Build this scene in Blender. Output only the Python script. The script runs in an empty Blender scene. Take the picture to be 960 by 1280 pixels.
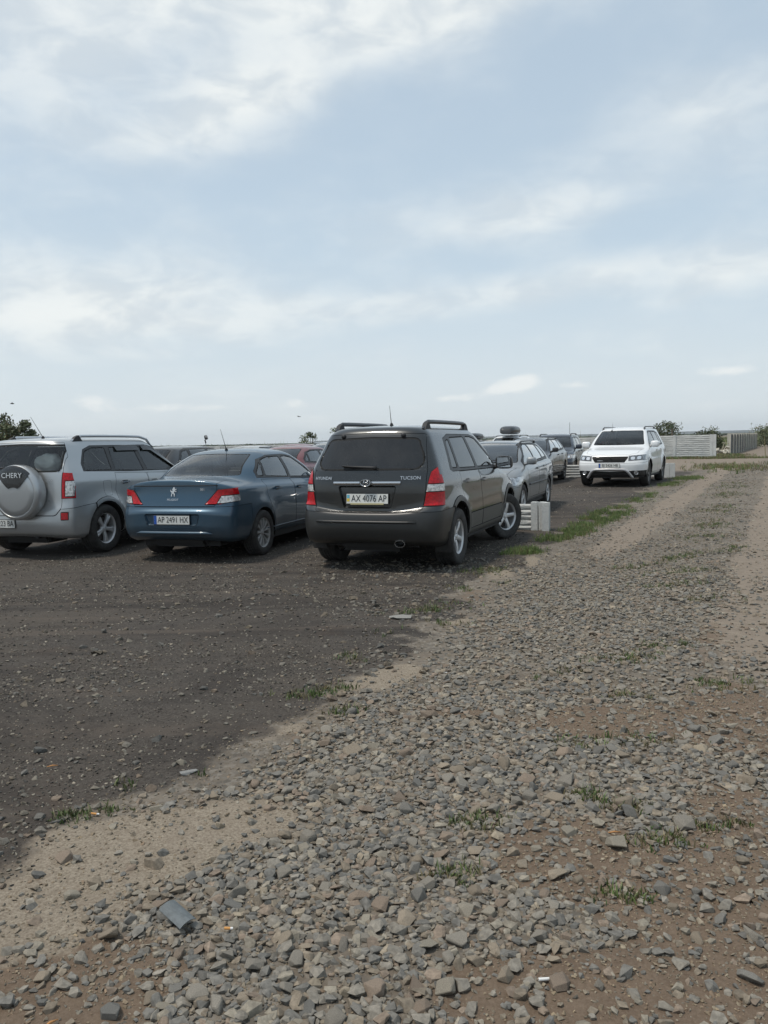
import bpy, bmesh, math, random
import numpy as np
from mathutils import Vector, Matrix, Euler, noise as mnoise
from mathutils.bvhtree import BVHTree

R = math.radians
scene = bpy.context.scene
COL = scene.collection

# ------------------------------------------------------------------ camera
CAM_H, PITCH, ROLL, FPX = 1.50, 5.07, 1.33, 985.0
cam_data = bpy.data.cameras.new("camera")
cam = bpy.data.objects.new("camera", cam_data)
COL.objects.link(cam)
cam_data.sensor_fit = 'VERTICAL'
cam_data.sensor_height = 24.0
cam_data.lens = FPX / 1280.0 * 24.0
cam_data.clip_start = 0.05
cam_data.clip_end = 20000
cp, sp, cr_, sr_ = math.cos(R(PITCH)), math.sin(R(PITCH)), math.cos(R(ROLL)), math.sin(R(ROLL))
fwd = Vector((0, cp, -sp)); up0 = Vector((0, sp, cp)); rt0 = Vector((1, 0, 0))
rt = rt0 * cr_ - up0 * sr_
up = up0 * cr_ + rt0 * sr_
M = Matrix((rt, up, -fwd)).transposed().to_4x4()
M.translation = (0, 0, CAM_H)
cam.matrix_world = M
scene.camera = cam

# ------------------------------------------------------------------ light, sky, exposure
SUN_EL, SUN_AZ = 66.0, -104.0          # azimuth from +Y towards +X
scene.view_settings.view_transform = 'Standard'
scene.view_settings.look = 'None'
scene.view_settings.exposure = 0.18
scene.view_settings.gamma = 1.0
scene.view_settings.use_curve_mapping = False
sun_data = bpy.data.lights.new("sun", 'SUN')
sun_data.energy = 2.3
sun_data.angle = R(9)
sun_data.color = (1.0, 0.93, 0.83)
sun = bpy.data.objects.new("sun", sun_data)
COL.objects.link(sun)
sd = Vector((math.sin(R(SUN_AZ)) * math.cos(R(SUN_EL)), math.cos(R(SUN_AZ)) * math.cos(R(SUN_EL)), math.sin(R(SUN_EL))))
sun.rotation_euler = sd.to_track_quat('Z', 'Y').to_euler()
sun.location = sd * 50


class NT:
    """short node-tree writer"""
    def __init__(s, tree):
        s.t = tree; s.n = tree.nodes; s.l = tree.links

    def node(s, kind, **kw):
        nd = s.n.new(kind)
        for k, v in kw.items():
            setattr(nd, k, v)
        return nd

    def link(s, a, b):
        s.l.new(a, b)

    def put(s, sock, v):
        if isinstance(v, bpy.types.NodeSocket):
            s.link(v, sock)
        elif v is not None:
            if sock.type == 'RGBA' and not hasattr(v, '__len__'):
                v = (v, v, v, 1)
            elif sock.type == 'RGBA' and len(v) == 3:
                v = tuple(v) + (1,)
            sock.default_value = v

    def math(s, op, a, b=None, c=None, clamp=False):
        nd = s.node('ShaderNodeMath', operation=op, use_clamp=clamp)
        s.put(nd.inputs[0], a); s.put(nd.inputs[1], b)
        if c is not None: s.put(nd.inputs[2], c)
        return nd.outputs[0]

    def smooth(s, v, a, b, lo=0.0, hi=1.0):
        nd = s.node('ShaderNodeMapRange', interpolation_type='SMOOTHSTEP')
        s.put(nd.inputs[0], v); s.put(nd.inputs[1], a); s.put(nd.inputs[2], b); s.put(nd.inputs[3], lo); s.put(nd.inputs[4], hi)
        return nd.outputs[0]

    def mix(s, f, a, b, blend='MIX'):
        nd = s.node('ShaderNodeMix', data_type='RGBA', blend_type=blend)
        s.put(nd.inputs[0], f); s.put(nd.inputs[6], a); s.put(nd.inputs[7], b)
        return nd.outputs[2]

    def noise(s, vec, scale, detail=4, rough=0.55, dist=0.0):
        nd = s.node('ShaderNodeTexNoise')
        if vec is not None: s.link(vec, nd.inputs['Vector'])
        nd.inputs['Scale'].default_value = scale
        nd.inputs['Detail'].default_value = detail
        nd.inputs['Roughness'].default_value = rough
        nd.inputs['Distortion'].default_value = dist
        return nd.outputs[0]


world = bpy.data.worlds.new("World")
scene.world = world
world.use_nodes = True
wt = NT(world.node_tree)
world.node_tree.nodes.clear()
wout = wt.node('ShaderNodeOutputWorld')
bg = wt.node('ShaderNodeBackground')
bg.inputs['Strength'].default_value = 0.105
wt.link(bg.outputs[0], wout.inputs[0])
sky = wt.node('ShaderNodeTexSky', sky_type='NISHITA')
sky.sun_disc = False
sky.sun_elevation = R(SUN_EL)
sky.sun_rotation = R(SUN_AZ)
sky.air_density = 1.0; sky.dust_density = 2.0; sky.ozone_density = 1.0
tc = wt.node('ShaderNodeTexCoord').outputs['Generated']
sep = wt.node('ShaderNodeSeparateXYZ'); wt.link(tc, sep.inputs[0])
sx, sy, sz = sep.outputs
el = wt.math('ARCSINE', sz)
az = wt.math('ARCTAN2', sx, sy)
den = wt.math('ADD', wt.math('MAXIMUM', sz, 0.0), 0.13)
px_ = wt.math('DIVIDE', sx, den); py_ = wt.math('DIVIDE', sy, den)
cmb = wt.node('ShaderNodeCombineXYZ'); wt.link(px_, cmb.inputs[0]); wt.link(py_, cmb.inputs[1])
cmb2 = wt.node('ShaderNodeCombineXYZ'); wt.link(az, cmb2.inputs[0]); wt.link(wt.math('MULTIPLY', el, 2.0), cmb2.inputs[1])


def blob(px, py, wx, wy, amp, tilt=0.0):
    """a soft cloud bank round one direction of the sky (given as degrees of azimuth and height)"""
    a0, e0 = px, py
    da = wt.math('SUBTRACT', az, R(a0)); de = wt.math('SUBTRACT', el, R(e0))
    c, s_ = math.cos(R(tilt)), math.sin(R(tilt))
    u = wt.math('ADD', wt.math('MULTIPLY', da, c), wt.math('MULTIPLY', de, s_))
    v = wt.math('SUBTRACT', wt.math('MULTIPLY', de, c), wt.math('MULTIPLY', da, s_))
    q = wt.math('ADD', wt.math('POWER', wt.math('ABSOLUTE', wt.math('DIVIDE', u, R(wx))), 2.0),
                wt.math('POWER', wt.math('ABSOLUTE', wt.math('DIVIDE', v, R(wy))), 2.0))
    return wt.math('MULTIPLY', wt.math('EXPONENT', wt.math('MULTIPLY', q, -1.0)), amp)


def addall(lst):
    r = lst[0]
    for x in lst[1:]:
        r = wt.math('ADD', r, x)
    return r


n1 = wt.noise(cmb.outputs[0], 1.1, 7, 0.52, 0.25)
n2 = wt.noise(cmb2.outputs[0], 7.0, 7, 0.55, 0.15)
n3 = wt.noise(cmb2.outputs[0], 26.0, 5, 0.6, 0.2)
high = addall([
    blob(-4, 29.5, 15, 3.6, 0.53, 3), blob(4, 27.5, 8, 2.6, 0.40, 12), blob(-8, 22.8, 6, 1.9, 0.43, 14),
    blob(-23, 23.5, 11, 4.0, 0.35, 0), blob(-20, 31, 12, 5, 0.31, 0), blob(14, 30, 6, 3, 0.31, 0), blob(-19, 9.6, 13, 3.2, 0.50, 0),
    blob(11, 15.5, 12, 1.9, 0.33, 4), blob(23, 21.0, 9, 2.6, 0.30, 10), blob(14, 11.0, 10, 1.4, 0.28, 8), blob(2, 9.8, 9, 1.2, 0.22, 3),
    blob(24, 10.5, 8, 1.6, 0.25, 8), blob(21, 29.5, 3, 1.5, 0.25, 0), blob(-14, 19.5, 8, 1.6, 0.25, 0)])
hm = wt.math('ADD', wt.math('MULTIPLY', wt.math('ADD', wt.math('MULTIPLY', n1, 0.62), wt.math('MULTIPLY', n2, 0.38)), 1.15), high)
mask_high = wt.smooth(hm, 0.50, 1.16)
low = addall([blob(9.6, 3.9, 2.2, 0.75, 0.62, 10), blob(5.2, 3.0, 2.4, 0.5, 0.42, 4), blob(-6.2, 2.9, 1.6, 0.55, 0.42), blob(-15.2, 2.7, 3.2, 0.6, 0.42),
              blob(-20, 3.2, 2.0, 0.9, 0.42), blob(23.5, 4.2, 2.2, 0.5, 0.5), blob(14, 3.7, 2.2, 0.45, 0.40), blob(-27, 6.5, 3.0, 1.3, 0.35), blob(-11.5, 2.7, 1.5, 0.4, 0.3)])
lm = wt.math('ADD', wt.math('MULTIPLY', n3, 0.55), low)
mask_low = wt.smooth(lm, 0.52, 0.80)
haze_f = wt.smooth(el, R(-2), R(26), 0.93, 0.68)
base = wt.mix(haze_f, sky.outputs[0], wt.mix(wt.smooth(el, 0.0, R(14)), (6.3, 6.95, 7.3), (5.15, 6.25, 7.1)))
shade = wt.noise(cmb2.outputs[0], 11.0, 5, 0.55, 0.4)
ccol = wt.mix(wt.smooth(shade, 0.36, 0.62), (5.9, 6.4, 6.7), (7.8, 8.05, 7.9))
c1 = wt.mix(wt.math('MULTIPLY', mask_high, 0.86), base, ccol)
c2 = wt.mix(wt.math('MULTIPLY', mask_low, 0.62), c1, (8.2, 8.3, 8.1))
wt.link(c2, bg.inputs['Color'])

# ------------------------------------------------------------------ naming helpers


def props(o, label=None, cat=None, group=None, kind=None):
    if label: o['label'] = label
    if cat: o['category'] = cat
    if group: o['group'] = group
    if kind: o['kind'] = kind
    return o


def link(name, mesh, mat=None, parent=None):
    o = bpy.data.objects.new(name, mesh)
    COL.objects.link(o)
    if mat is not None:
        if isinstance(mat, (list, tuple)):
            for m in mat: mesh.materials.append(m)
        elif not len(mesh.materials):
            mesh.materials.append(mat)
    if parent is not None: o.parent = parent
    return o


def empty(name, loc=(0, 0, 0), rz=0.0):
    o = bpy.data.objects.new(name, None)
    COL.objects.link(o)
    o.empty_display_size = 0.1
    o.location = loc; o.rotation_euler = (0, 0, rz)
    return o


def obj(name, bm, mat, parent=None, smooth=False, sharp=None):
    me = bpy.data.meshes.new(name)
    bmesh.ops.recalc_face_normals(bm, faces=bm.faces[:]) if smooth != 'keep' else None
    for f in bm.faces: f.smooth = bool(smooth)
    if smooth and sharp:
        for e in bm.edges:
            if len(e.link_faces) == 2 and e.calc_face_angle(0) > R(sharp): e.smooth = False
    bm.to_mesh(me); bm.free()
    return link(name, me, mat, parent)


def mesh_np(name, verts, faces, mats=None, parent=None, smooth=False, tint=None):
    """faces: (n,k) int array of constant k"""
    me = bpy.data.meshes.new(name)
    verts = np.asarray(verts, np.float32); faces = np.asarray(faces, np.int32)
    n, k = faces.shape
    me.vertices.add(len(verts)); me.vertices.foreach_set('co', verts.ravel())
    me.loops.add(n * k); me.loops.foreach_set('vertex_index', faces.ravel())
    me.polygons.add(n)
    me.polygons.foreach_set('loop_start', np.arange(0, n * k, k, dtype=np.int32))
    me.polygons.foreach_set('loop_total', np.full(n, k, np.int32))
    me.polygons.foreach_set('use_smooth', np.full(n, bool(smooth)))
    me.update(calc_edges=True)
    if tint is not None:
        a = me.color_attributes.new('tint', 'FLOAT_COLOR', 'POINT')
        a.data.foreach_set('color', np.asarray(tint, np.float32).ravel())
    return link(name, me, mats, parent)


def box(bm, c, s, rot=None, bev=0.0):
    r = bmesh.ops.create_cube(bm, size=1.0)
    vs = r['verts']
    m = Matrix.Translation(c) @ (rot.to_4x4() if rot is not None else Matrix()) @ Matrix.Diagonal((s[0], s[1], s[2], 1))
    bmesh.ops.transform(bm, matrix=m, verts=vs)
    if bev > 0:
        es = list({e for v in vs for e in v.link_edges})
        bmesh.ops.bevel(bm, geom=es, offset=bev, segments=2, affect='EDGES', clamp_overlap=True)


def tube(bm, pts, rad, seg=8, cap=True):
    pts = [Vector(p) for p in pts]
    rads = rad if isinstance(rad, (list, tuple)) else [rad] * len(pts)
    rings = []
    prev = None
    for i, p in enumerate(pts):
        d = (pts[min(i + 1, len(pts) - 1)] - pts[max(i - 1, 0)]).normalized()
        a = prev if prev is not None else (Vector((0, 0, 1)) if abs(d.z) < .9 else Vector((1, 0, 0)))
        u = (a - d * a.dot(d)).normalized(); v = d.cross(u); prev = u
        rings.append([bm.verts.new(p + (u * math.cos(t) + v * math.sin(t)) * rads[i]) for t in [2 * math.pi * k / seg for k in range(seg)]])
    for a, b in zip(rings, rings[1:]):
        for k in range(seg):
            bm.faces.new((a[k], a[(k + 1) % seg], b[(k + 1) % seg], b[k]))
    if cap:
        bm.faces.new(rings[0][::-1]); bm.faces.new(rings[-1])


def lathe_y(bm, prof, seg=40, c=(0, 0, 0), a0=0, a1=360):
    """profile (radius, y) turned round the y axis"""
    full = abs(a1 - a0) >= 360
    n = seg if full else seg + 1
    rings = []
    for r, y in prof:
        rings.append([bm.verts.new((c[0] + r * math.cos(R(a0 + (a1 - a0) * k / seg)), c[1] + y, c[2] + r * math.sin(R(a0 + (a1 - a0) * k / seg)))) for k in range(n)])
    for a, b in zip(rings, rings[1:]):
        for k in range(seg):
            bm.faces.new((a[k], a[(k + 1) % n], b[(k + 1) % n], b[k]))


def prism(bm, poly, axes, d0, d1):
    """poly in a plane, pushed along the third axis from d0 to d1; axes e.g. 'xz' -> along y"""
    ia, ib = 'xyz'.index(axes[0]), 'xyz'.index(axes[1]); ic = 3 - ia - ib
    def P(p, d):
        v = [0, 0, 0]; v[ia], v[ib], v[ic] = p[0], p[1], d
        return bm.verts.new(v)
    a = [P(p, d0) for p in poly]; b = [P(p, d1) for p in poly]
    n = len(poly)
    bm.faces.new(a); bm.faces.new(b[::-1])
    for k in range(n): bm.faces.new((a[k], b[k], b[(k + 1) % n], a[(k + 1) % n]))


def rnd_poly(pts, r, seg=4):
    """round the corners of a polygon"""
    out = []
    n = len(pts)
    rs = r if isinstance(r, (list, tuple)) else [r] * n
    for i in range(n):
        p = Vector(pts[i]); a = Vector(pts[i - 1]) - p; b = Vector(pts[(i + 1) % n]) - p
        rr = min(rs[i], a.length * .45, b.length * .45)
        if rr <= 0: out.append(tuple(p)); continue
        s = p + a.normalized() * rr; e = p + b.normalized() * rr
        for k in range(seg + 1):
            t = k / seg
            q = s * (1 - t) ** 2 + p * 2 * t * (1 - t) + e * t * t
            out.append(tuple(q))
    return out


_txt = {}


def text_mesh(bm, s, size, origin, ux, uy, thick=0.002, sx=1.0, align='CENTER', shear=0.0):
    """solid letters; ux, uy are the directions of writing and of letter height"""
    key = (s, shear)
    if key not in _txt:
        cu = bpy.data.curves.new('lettering', 'FONT'); cu.body = s; cu.size = 1.0; cu.shear = shear
        cu.align_x = 'CENTER'; cu.align_y = 'CENTER'; cu.resolution_u = 3
        ob = bpy.data.objects.new('lettering', cu); COL.objects.link(ob)
        dg = bpy.context.evaluated_depsgraph_get(); dg.update()
        me = bpy.data.meshes.new_from_object(ob.evaluated_get(dg))
        vs = [tuple(v.co) for v in me.vertices]; fs = [tuple(p.vertices) for p in me.polygons]
        bpy.data.objects.remove(ob); bpy.data.curves.remove(cu); bpy.data.meshes.remove(me)
        _txt[key] = (vs, fs)
    vs, fs = _txt[key]
    o = Vector(origin); ux = Vector(ux).normalized(); uy = Vector(uy).normalized(); n = ux.cross(uy)
    nv = [bm.verts.new(o + ux * (v[0] * size * sx) + uy * (v[1] * size) + n * thick) for v in vs]
    for f in fs:
        try: bm.faces.new([nv[i] for i in f])
        except ValueError: pass

# ------------------------------------------------------------------ materials


MATS = {}


def mat(name, col, rough=0.5, metal=0.0, coat=0.0, spec=0.5, nscale=0, namp=0.0, bump=0.0, bscale=200, back=None, dust=0.0, dustcol=(0.22, 0.2, 0.17)):
    if name in MATS: return MATS[name]
    m = bpy.data.materials.new(name); m.use_nodes = True
    t = NT(m.node_tree); b = m.node_tree.nodes['Principled BSDF']
    geo = t.node('ShaderNodeTexCoord').outputs['Object']
    c = tuple(col) + (1,) if len(col) == 3 else col
    colsock = None
    if namp:
        n = t.noise(geo, nscale or 8, 5, 0.6)
        lo = tuple(x * (1 - namp) for x in c[:3]); hi = tuple(min(1, x * (1 + namp)) for x in c[:3])
        colsock = t.mix(t.smooth(n, 0.3, 0.7), lo, hi)
    else:
        b.inputs['Base Color'].default_value = c
    b.inputs['Roughness'].default_value = rough
    if dust:
        n = t.noise(geo, 3.0, 6, 0.65); nf = t.noise(geo, 60.0, 3, 0.6)
        s = t.node('ShaderNodeSeparateXYZ'); t.link(geo, s.inputs[0])
        lowz = t.smooth(s.outputs[2], 0.95, 0.15)
        nrm = t.node('ShaderNodeNewGeometry')
        s2 = t.node('ShaderNodeSeparateXYZ'); t.link(nrm.outputs['Normal'], s2.inputs[0])
        upf = t.smooth(s2.outputs[2], 0.5, 0.95)
        f = t.math('ADD', t.math('MULTIPLY', lowz, 0.75), t.math('MULTIPLY', upf, 0.30))
        f = t.math('ADD', f, 0.18)
        f = t.math('MULTIPLY', f, t.math('ADD', t.math('MULTIPLY', n, 1.3), t.math('MULTIPLY', nf, 0.35)))
        f = t.math('MULTIPLY', f, dust, clamp=True)
        colsock = t.mix(f, colsock if colsock is not None else c, dustcol)
        t.link(t.math('ADD', t.math('MULTIPLY', f, 0.5), rough), b.inputs['Roughness'])
        t.link(t.math('MULTIPLY', t.math('SUBTRACT', 1.0, f), metal), b.inputs['Metallic'])
        t.link(t.math('MULTIPLY', t.math('SUBTRACT', 1.0, t.math('MULTIPLY', f, 1.2), clamp=True), coat), b.inputs['Coat Weight'])
    else:
        b.inputs['Metallic'].default_value = metal
        b.inputs['Coat Weight'].default_value = coat
    b.inputs['Coat Roughness'].default_value = 0.06
    b.inputs['Specular IOR Level'].default_value = spec
    if back is not None:
        g = t.node('ShaderNodeNewGeometry')
        colsock = t.mix(g.outputs['Backfacing'], colsock if colsock is not None else c, back)
    if colsock is not None: t.link(colsock, b.inputs['Base Color'])
    if bump:
        n = t.noise(geo, bscale, 4, 0.6)
        bp = t.node('ShaderNodeBump'); bp.inputs['Strength'].default_value = bump; bp.inputs['Distance'].default_value = 0.01
        t.link(n, bp.inputs['Height']); t.link(bp.outputs[0], b.inputs['Normal'])
    MATS[name] = m
    return m


def glass(name, tint, rough=0.02, opaque=0.25, dirt=0.12, refl=1.15):
    """thin tinted car glass: see-through tint + mirror reflection + a film of dust"""
    if name in MATS: return MATS[name]
    m = bpy.data.materials.new(name); m.use_nodes = True
    t = NT(m.node_tree); m.node_tree.nodes.clear()
    out = t.node('ShaderNodeOutputMaterial')
    tr = t.node('ShaderNodeBsdfTransparent'); tr.inputs[0].default_value = tuple(tint) + (1,)
    gl = t.node('ShaderNodeBsdfGlossy'); gl.inputs['Roughness'].default_value = rough; gl.inputs[0].default_value = (1, 1, 1, 1)
    df = t.node('ShaderNodeBsdfDiffuse'); df.inputs[0].default_value = (0.16, 0.155, 0.145, 1)
    dk = t.node('ShaderNodeBsdfDiffuse'); dk.inputs[0].default_value = (0.01, 0.011, 0.012, 1)
    geo = t.node('ShaderNodeTexCoord').outputs['Object']
    m0 = t.node('ShaderNodeMixShader'); m0.inputs[0].default_value = opaque
    t.link(tr.outputs[0], m0.inputs[1]); t.link(dk.outputs[0], m0.inputs[2])
    m1 = t.node('ShaderNodeMixShader')
    t.link(t.math('MULTIPLY', t.smooth(t.noise(geo, 4.0, 5, 0.65), 0.3, 0.8), dirt * 1.6), m1.inputs[0])
    t.link(m0.outputs[0], m1.inputs[1]); t.link(df.outputs[0], m1.inputs[2])
    fr = t.node('ShaderNodeFresnel'); fr.inputs[0].default_value = 1.52
    m2 = t.node('ShaderNodeMixShader')
    t.link(t.math('MULTIPLY', fr.outputs[0], refl, clamp=True), m2.inputs[0])
    t.link(m1.outputs[0], m2.inputs[1]); t.link(gl.outputs[0], m2.inputs[2])
    t.link(m2.outputs[0], out.inputs[0])
    MATS[name] = m
    return m


def tint_mat(name, rough=0.85, nscale=60, namp=0.25, bump=0.4, bscale=120, spec=0.3):
    if name in MATS: return MATS[name]
    m = bpy.data.materials.new(name); m.use_nodes = True
    t = NT(m.node_tree); b = m.node_tree.nodes['Principled BSDF']
    a = t.node('ShaderNodeAttribute', attribute_name='tint')
    geo = t.node('ShaderNodeTexCoord').outputs['Object']
    n = t.noise(geo, nscale, 5, 0.65)
    g = t.smooth(n, 0.3, 0.72, 1 - namp, 1 + namp)
    t.link(t.mix(1.0, a.outputs['Color'], g, 'MULTIPLY'), b.inputs['Base Color'])
    b.inputs['Roughness'].default_value = rough
    b.inputs['Specular IOR Level'].default_value = spec
    if bump:
        bp = t.node('ShaderNodeBump'); bp.inputs['Strength'].default_value = bump; bp.inputs['Distance'].default_value = 0.004
        t.link(t.noise(geo, bscale, 5, 0.65), bp.inputs['Height']); t.link(bp.outputs[0], b.inputs['Normal'])
    MATS[name] = m
    return m

# ------------------------------------------------------------------ ground: shape and kinds of soil
rng = np.random.default_rng(11)


def _h2(ix, iy, seed):
    n = (ix.astype(np.int64) * 374761393 + iy.astype(np.int64) * 668265263 + seed * 974634777) & 0x7fffffff
    n = ((n ^ (n >> 13)) * 1274126177) & 0x7fffffff
    n = (n ^ (n >> 16)) & 0xffff
    return n / 65535.0


def vnoise(x, y, seed=0):
    ix = np.floor(x); iy = np.floor(y); fx = x - ix; fy = y - iy
    fx = fx * fx * (3 - 2 * fx); fy = fy * fy * (3 - 2 * fy)
    a = _h2(ix, iy, seed); b = _h2(ix + 1, iy, seed); c = _h2(ix, iy + 1, seed); d = _h2(ix + 1, iy + 1, seed)
    return (a * (1 - fx) + b * fx) * (1 - fy) + (c * (1 - fx) + d * fx) * fy


def fbm(x, y, scale, oct=4, seed=0):
    s = 0; a = .5; f = scale; tot = 0
    for o in range(oct):
        s = s + a * vnoise(x * f + 17.3 * o, y * f - 9.1 * o, seed + o); tot += a; a *= .5; f *= 2.03
    return s / tot


def sstep(a, b, x):
    t = np.clip((x - a) / (b - a), 0, 1)
    return t * t * (3 - 2 * t)


def zg(x, y):
    x = np.asarray(x, float); y = np.asarray(y, float)
    d = np.hypot(x, y)
    near = 1 - sstep(60, 200, d)
    return (0.030 * (fbm(x, y, .55, 3, 3) - .5) + 0.02 * (fbm(x, y, 2.3, 3, 5) - .5)) * near + .10 * sstep(12, 22, y) * (1 - sstep(28, 42, y))


# edge between the dark parking lot (left) and the stony track (right)
EDGE = np.array([(-30, -9), (-6, 1.0), (-2.6, 2.15), (-1.39, 2.67), (-1.3, 3.0), (-1.16, 3.27), (-.83, 3.46), (-.57, 4.05), (-.27, 4.8), (.22, 5.74), (.64, 7.19),
                 (1.41, 9.24), (2.19, 10.8), (4.4, 15.4), (9.2, 25.1), (14.0, 33.0), (40, 83), (400, 760)], float)


def edge_side(x, y):
    """signed distance to the edge: negative = lot, positive = track"""
    x = np.asarray(x, float); y = np.asarray(y, float)
    best = np.full(x.shape, 1e9); sg = np.zeros(x.shape)
    for (ax, ay), (bx, by) in zip(EDGE[:-1], EDGE[1:]):
        dx, dy = bx - ax, by - ay
        t = np.clip(((x - ax) * dx + (y - ay) * dy) / (dx * dx + dy * dy), 0, 1)
        qx, qy = x - ax - t * dx, y - ay - t * dy
        d = np.hypot(qx, qy)
        c = dx * (y - ay) - dy * (x - ax)
        m = d < best
        best = np.where(m, d, best); sg = np.where(m, np.where(c > 0, -1.0, 1.0), sg)
    return best * sg


def gauss(x, y, cx, cy, rx, ry, ang=0):
    c, s = math.cos(R(ang)), math.sin(R(ang))
    u = ((x - cx) * c + (y - cy) * s) / rx; v = (-(x - cx) * s + (y - cy) * c) / ry
    return np.exp(-(u * u + v * v))


def soils(x, y):
    """weights of the soils: lot (dark gravel), sand, dirt, pale, and density of big stones"""
    x = np.asarray(x, float); y = np.asarray(y, float)
    e = edge_side(x, y)
    wob = (fbm(x, y, 1.3, 4, 21) - .5) * .7 + (fbm(x, y, 6, 3, 22) - .5) * .25
    wob2 = (fbm(x, y, 3.2, 4, 25) - .5)
    lot = sstep(.20, -.24, e + (wob * .9 + wob2 * .8) * np.clip(np.hypot(x, y) * .16, .45, 1.3))
    far = sstep(26, 34, y - 0.45 * (x - 10)) * (x > 2) * sstep(2.5, .5, e + wob)
    lot = lot * (1 - far * .9)
    sand = np.clip(1.25 * gauss(x, y, -1.05, 2.88, .62, .24, 14) + 1.1 * gauss(x, y, -1.35, 2.45, .58, .38, 20) + .8 * gauss(x, y, -.62, 3.08, .22, .16, 20)
                   + 1.0 * gauss(x, y, -.02, 4.95, .42, .2, 45) + .7 * gauss(x, y, -.5, 4.1, .35, .12, 50) + .7 * gauss(x, y, .6, 6.6, .3, .5, -20)
                   + .8 * gauss(x, y, 1.6, 9.3, .35, 1.1, -25) + .9 * gauss(x, y, .80, 4.62, .09, .05, 0), 0, 1.3)
    sand = sstep(.26, .80, sand + wob * .7 + (fbm(x, y, 9, 3, 44) - .5) * .35) * (1 - lot * .96)
    dirt = np.clip(1.15 * gauss(x, y, .62, 2.72, .36, .34, 10) + 1.1 * gauss(x, y, .36, 2.03, .28, .2, 0) + 1.2 * gauss(x, y, 1.36, 2.6, .34, .75, 0) + .9 * gauss(x, y, 1.02, 2.28, .35, .26, 0)
                   + .9 * gauss(x, y, 1.18, 4.05, .55, .3, 0) + 1.1 * gauss(x, y, -1.0, 2.05, .50, .33, 15) + .8 * gauss(x, y, .65, 1.95, .4, .16, 0) + .8 * gauss(x, y, 1.95, 4.1, .3, .8, -20)
                   + .55 * gauss(x, y, .75, 7.3, .6, .9, -30) + .5 * gauss(x, y, .35, 4.3, .3, .3, 0) + .6 * gauss(x, y, 2.3, 5.6, .35, 1.2, -30), 0, 1.3)
    dirt = sstep(.34, .8, dirt + wob * .7) * (1 - lot)
    u = (x - .5) * math.sin(R(63)) - (y - 7) * math.cos(R(63))          # metres to the right of the track's left edge
    d = np.hypot(x, y)
    wheel = 1.1 * np.exp(-((u - 2.75) / .62) ** 2) * sstep(3.8, 6.5, d) + np.exp(-((u - .62) / .42) ** 2) * sstep(7, 13, d) * .95 + .6 * np.exp(-((u - 4.6) / .8) ** 2)
    pale = sstep(.3, .8, wheel + wob * .5) * (1 - lot)
    pale = np.maximum(pale, far * .9)
    bed = sstep(.05, .45, e + wob * .5)
    core = gauss(x, y, -.05, 2.35, .55, 1.0, -25) + gauss(x, y, .35, 3.6, .7, .8, -30)
    dens = bed * (1 - .93 * sand) * (1 - .80 * dirt) * (1 - .82 * pale) * (1 - .55 * sstep(6, 13, d))
    dens = dens * (0.62 + .38 * sstep(.35, .6, fbm(x, y, 1.1, 3, 31)))
    dens = dens * (1 + .6 * np.clip(core, 0, 1))
    return lot, sand, dirt, pale, np.clip(dens, 0, 1), e


def ground_mesh():
    fine = np.radians(np.linspace(-46, 46, 231)); coarse = np.radians(np.linspace(46, 314, 60))[1:-1]
    ang = np.concatenate([fine, coarse])
    rr = [0.0]
    r = .5
    while r < 6000:
        rr.append(r); r *= 1.014 if r < 70 else 1.09
    rr = np.array(rr[1:])
    A, Rr = np.meshgrid(ang, rr)
    X = np.sin(A) * Rr; Y = np.cos(A) * Rr
    Z = zg(X, Y)
    V = np.stack([X.ravel(), Y.ravel(), Z.ravel()], 1)
    V = np.vstack([V, [[0, 0, float(zg(0, 0))]]])
    n = len(ang); m = len(rr)
    i, j = np.meshgrid(np.arange(m - 1), np.arange(n), indexing='ij')
    j2 = (j + 1) % n
    F = np.stack([i * n + j, (i + 1) * n + j, (i + 1) * n + j2, i * n + j2], -1).reshape(-1, 4)[:, ::-1]
    lot, sand, dirt, pale, dens, e = soils(X.ravel(), Y.ravel())
    field = sstep(0, 4, -(np.array(0) + edge_side(X.ravel(), Y.ravel()))) * 0
    T = np.stack([lot, sand, dirt, pale], 1)
    T = np.vstack([T, T[:1]])
    o = mesh_np('ground', V, F, None, None, True)
    a = o.data.color_attributes.new('soil', 'FLOAT_COLOR', 'POINT'); a.data.foreach_set('color', T.astype(np.float32).ravel())
    # close the middle
    bm = bmesh.new(); bm.from_mesh(o.data); bm.verts.ensure_lookup_table()
    c = bm.verts[len(V) - 1]
    for k in range(n): bm.faces.new((c, bm.verts[(k + 1) % n], bm.verts[k]))
    bm.faces.ensure_lookup_table()
    for f in bm.faces: f.smooth = True
    bmesh.ops.recalc_face_normals(bm, faces=bm.faces[:])
    if bm.faces[0].normal.z < 0:
        bmesh.ops.reverse_faces(bm, faces=bm.faces[:])
    bm.to_mesh(o.data); bm.free()
    return o


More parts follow.
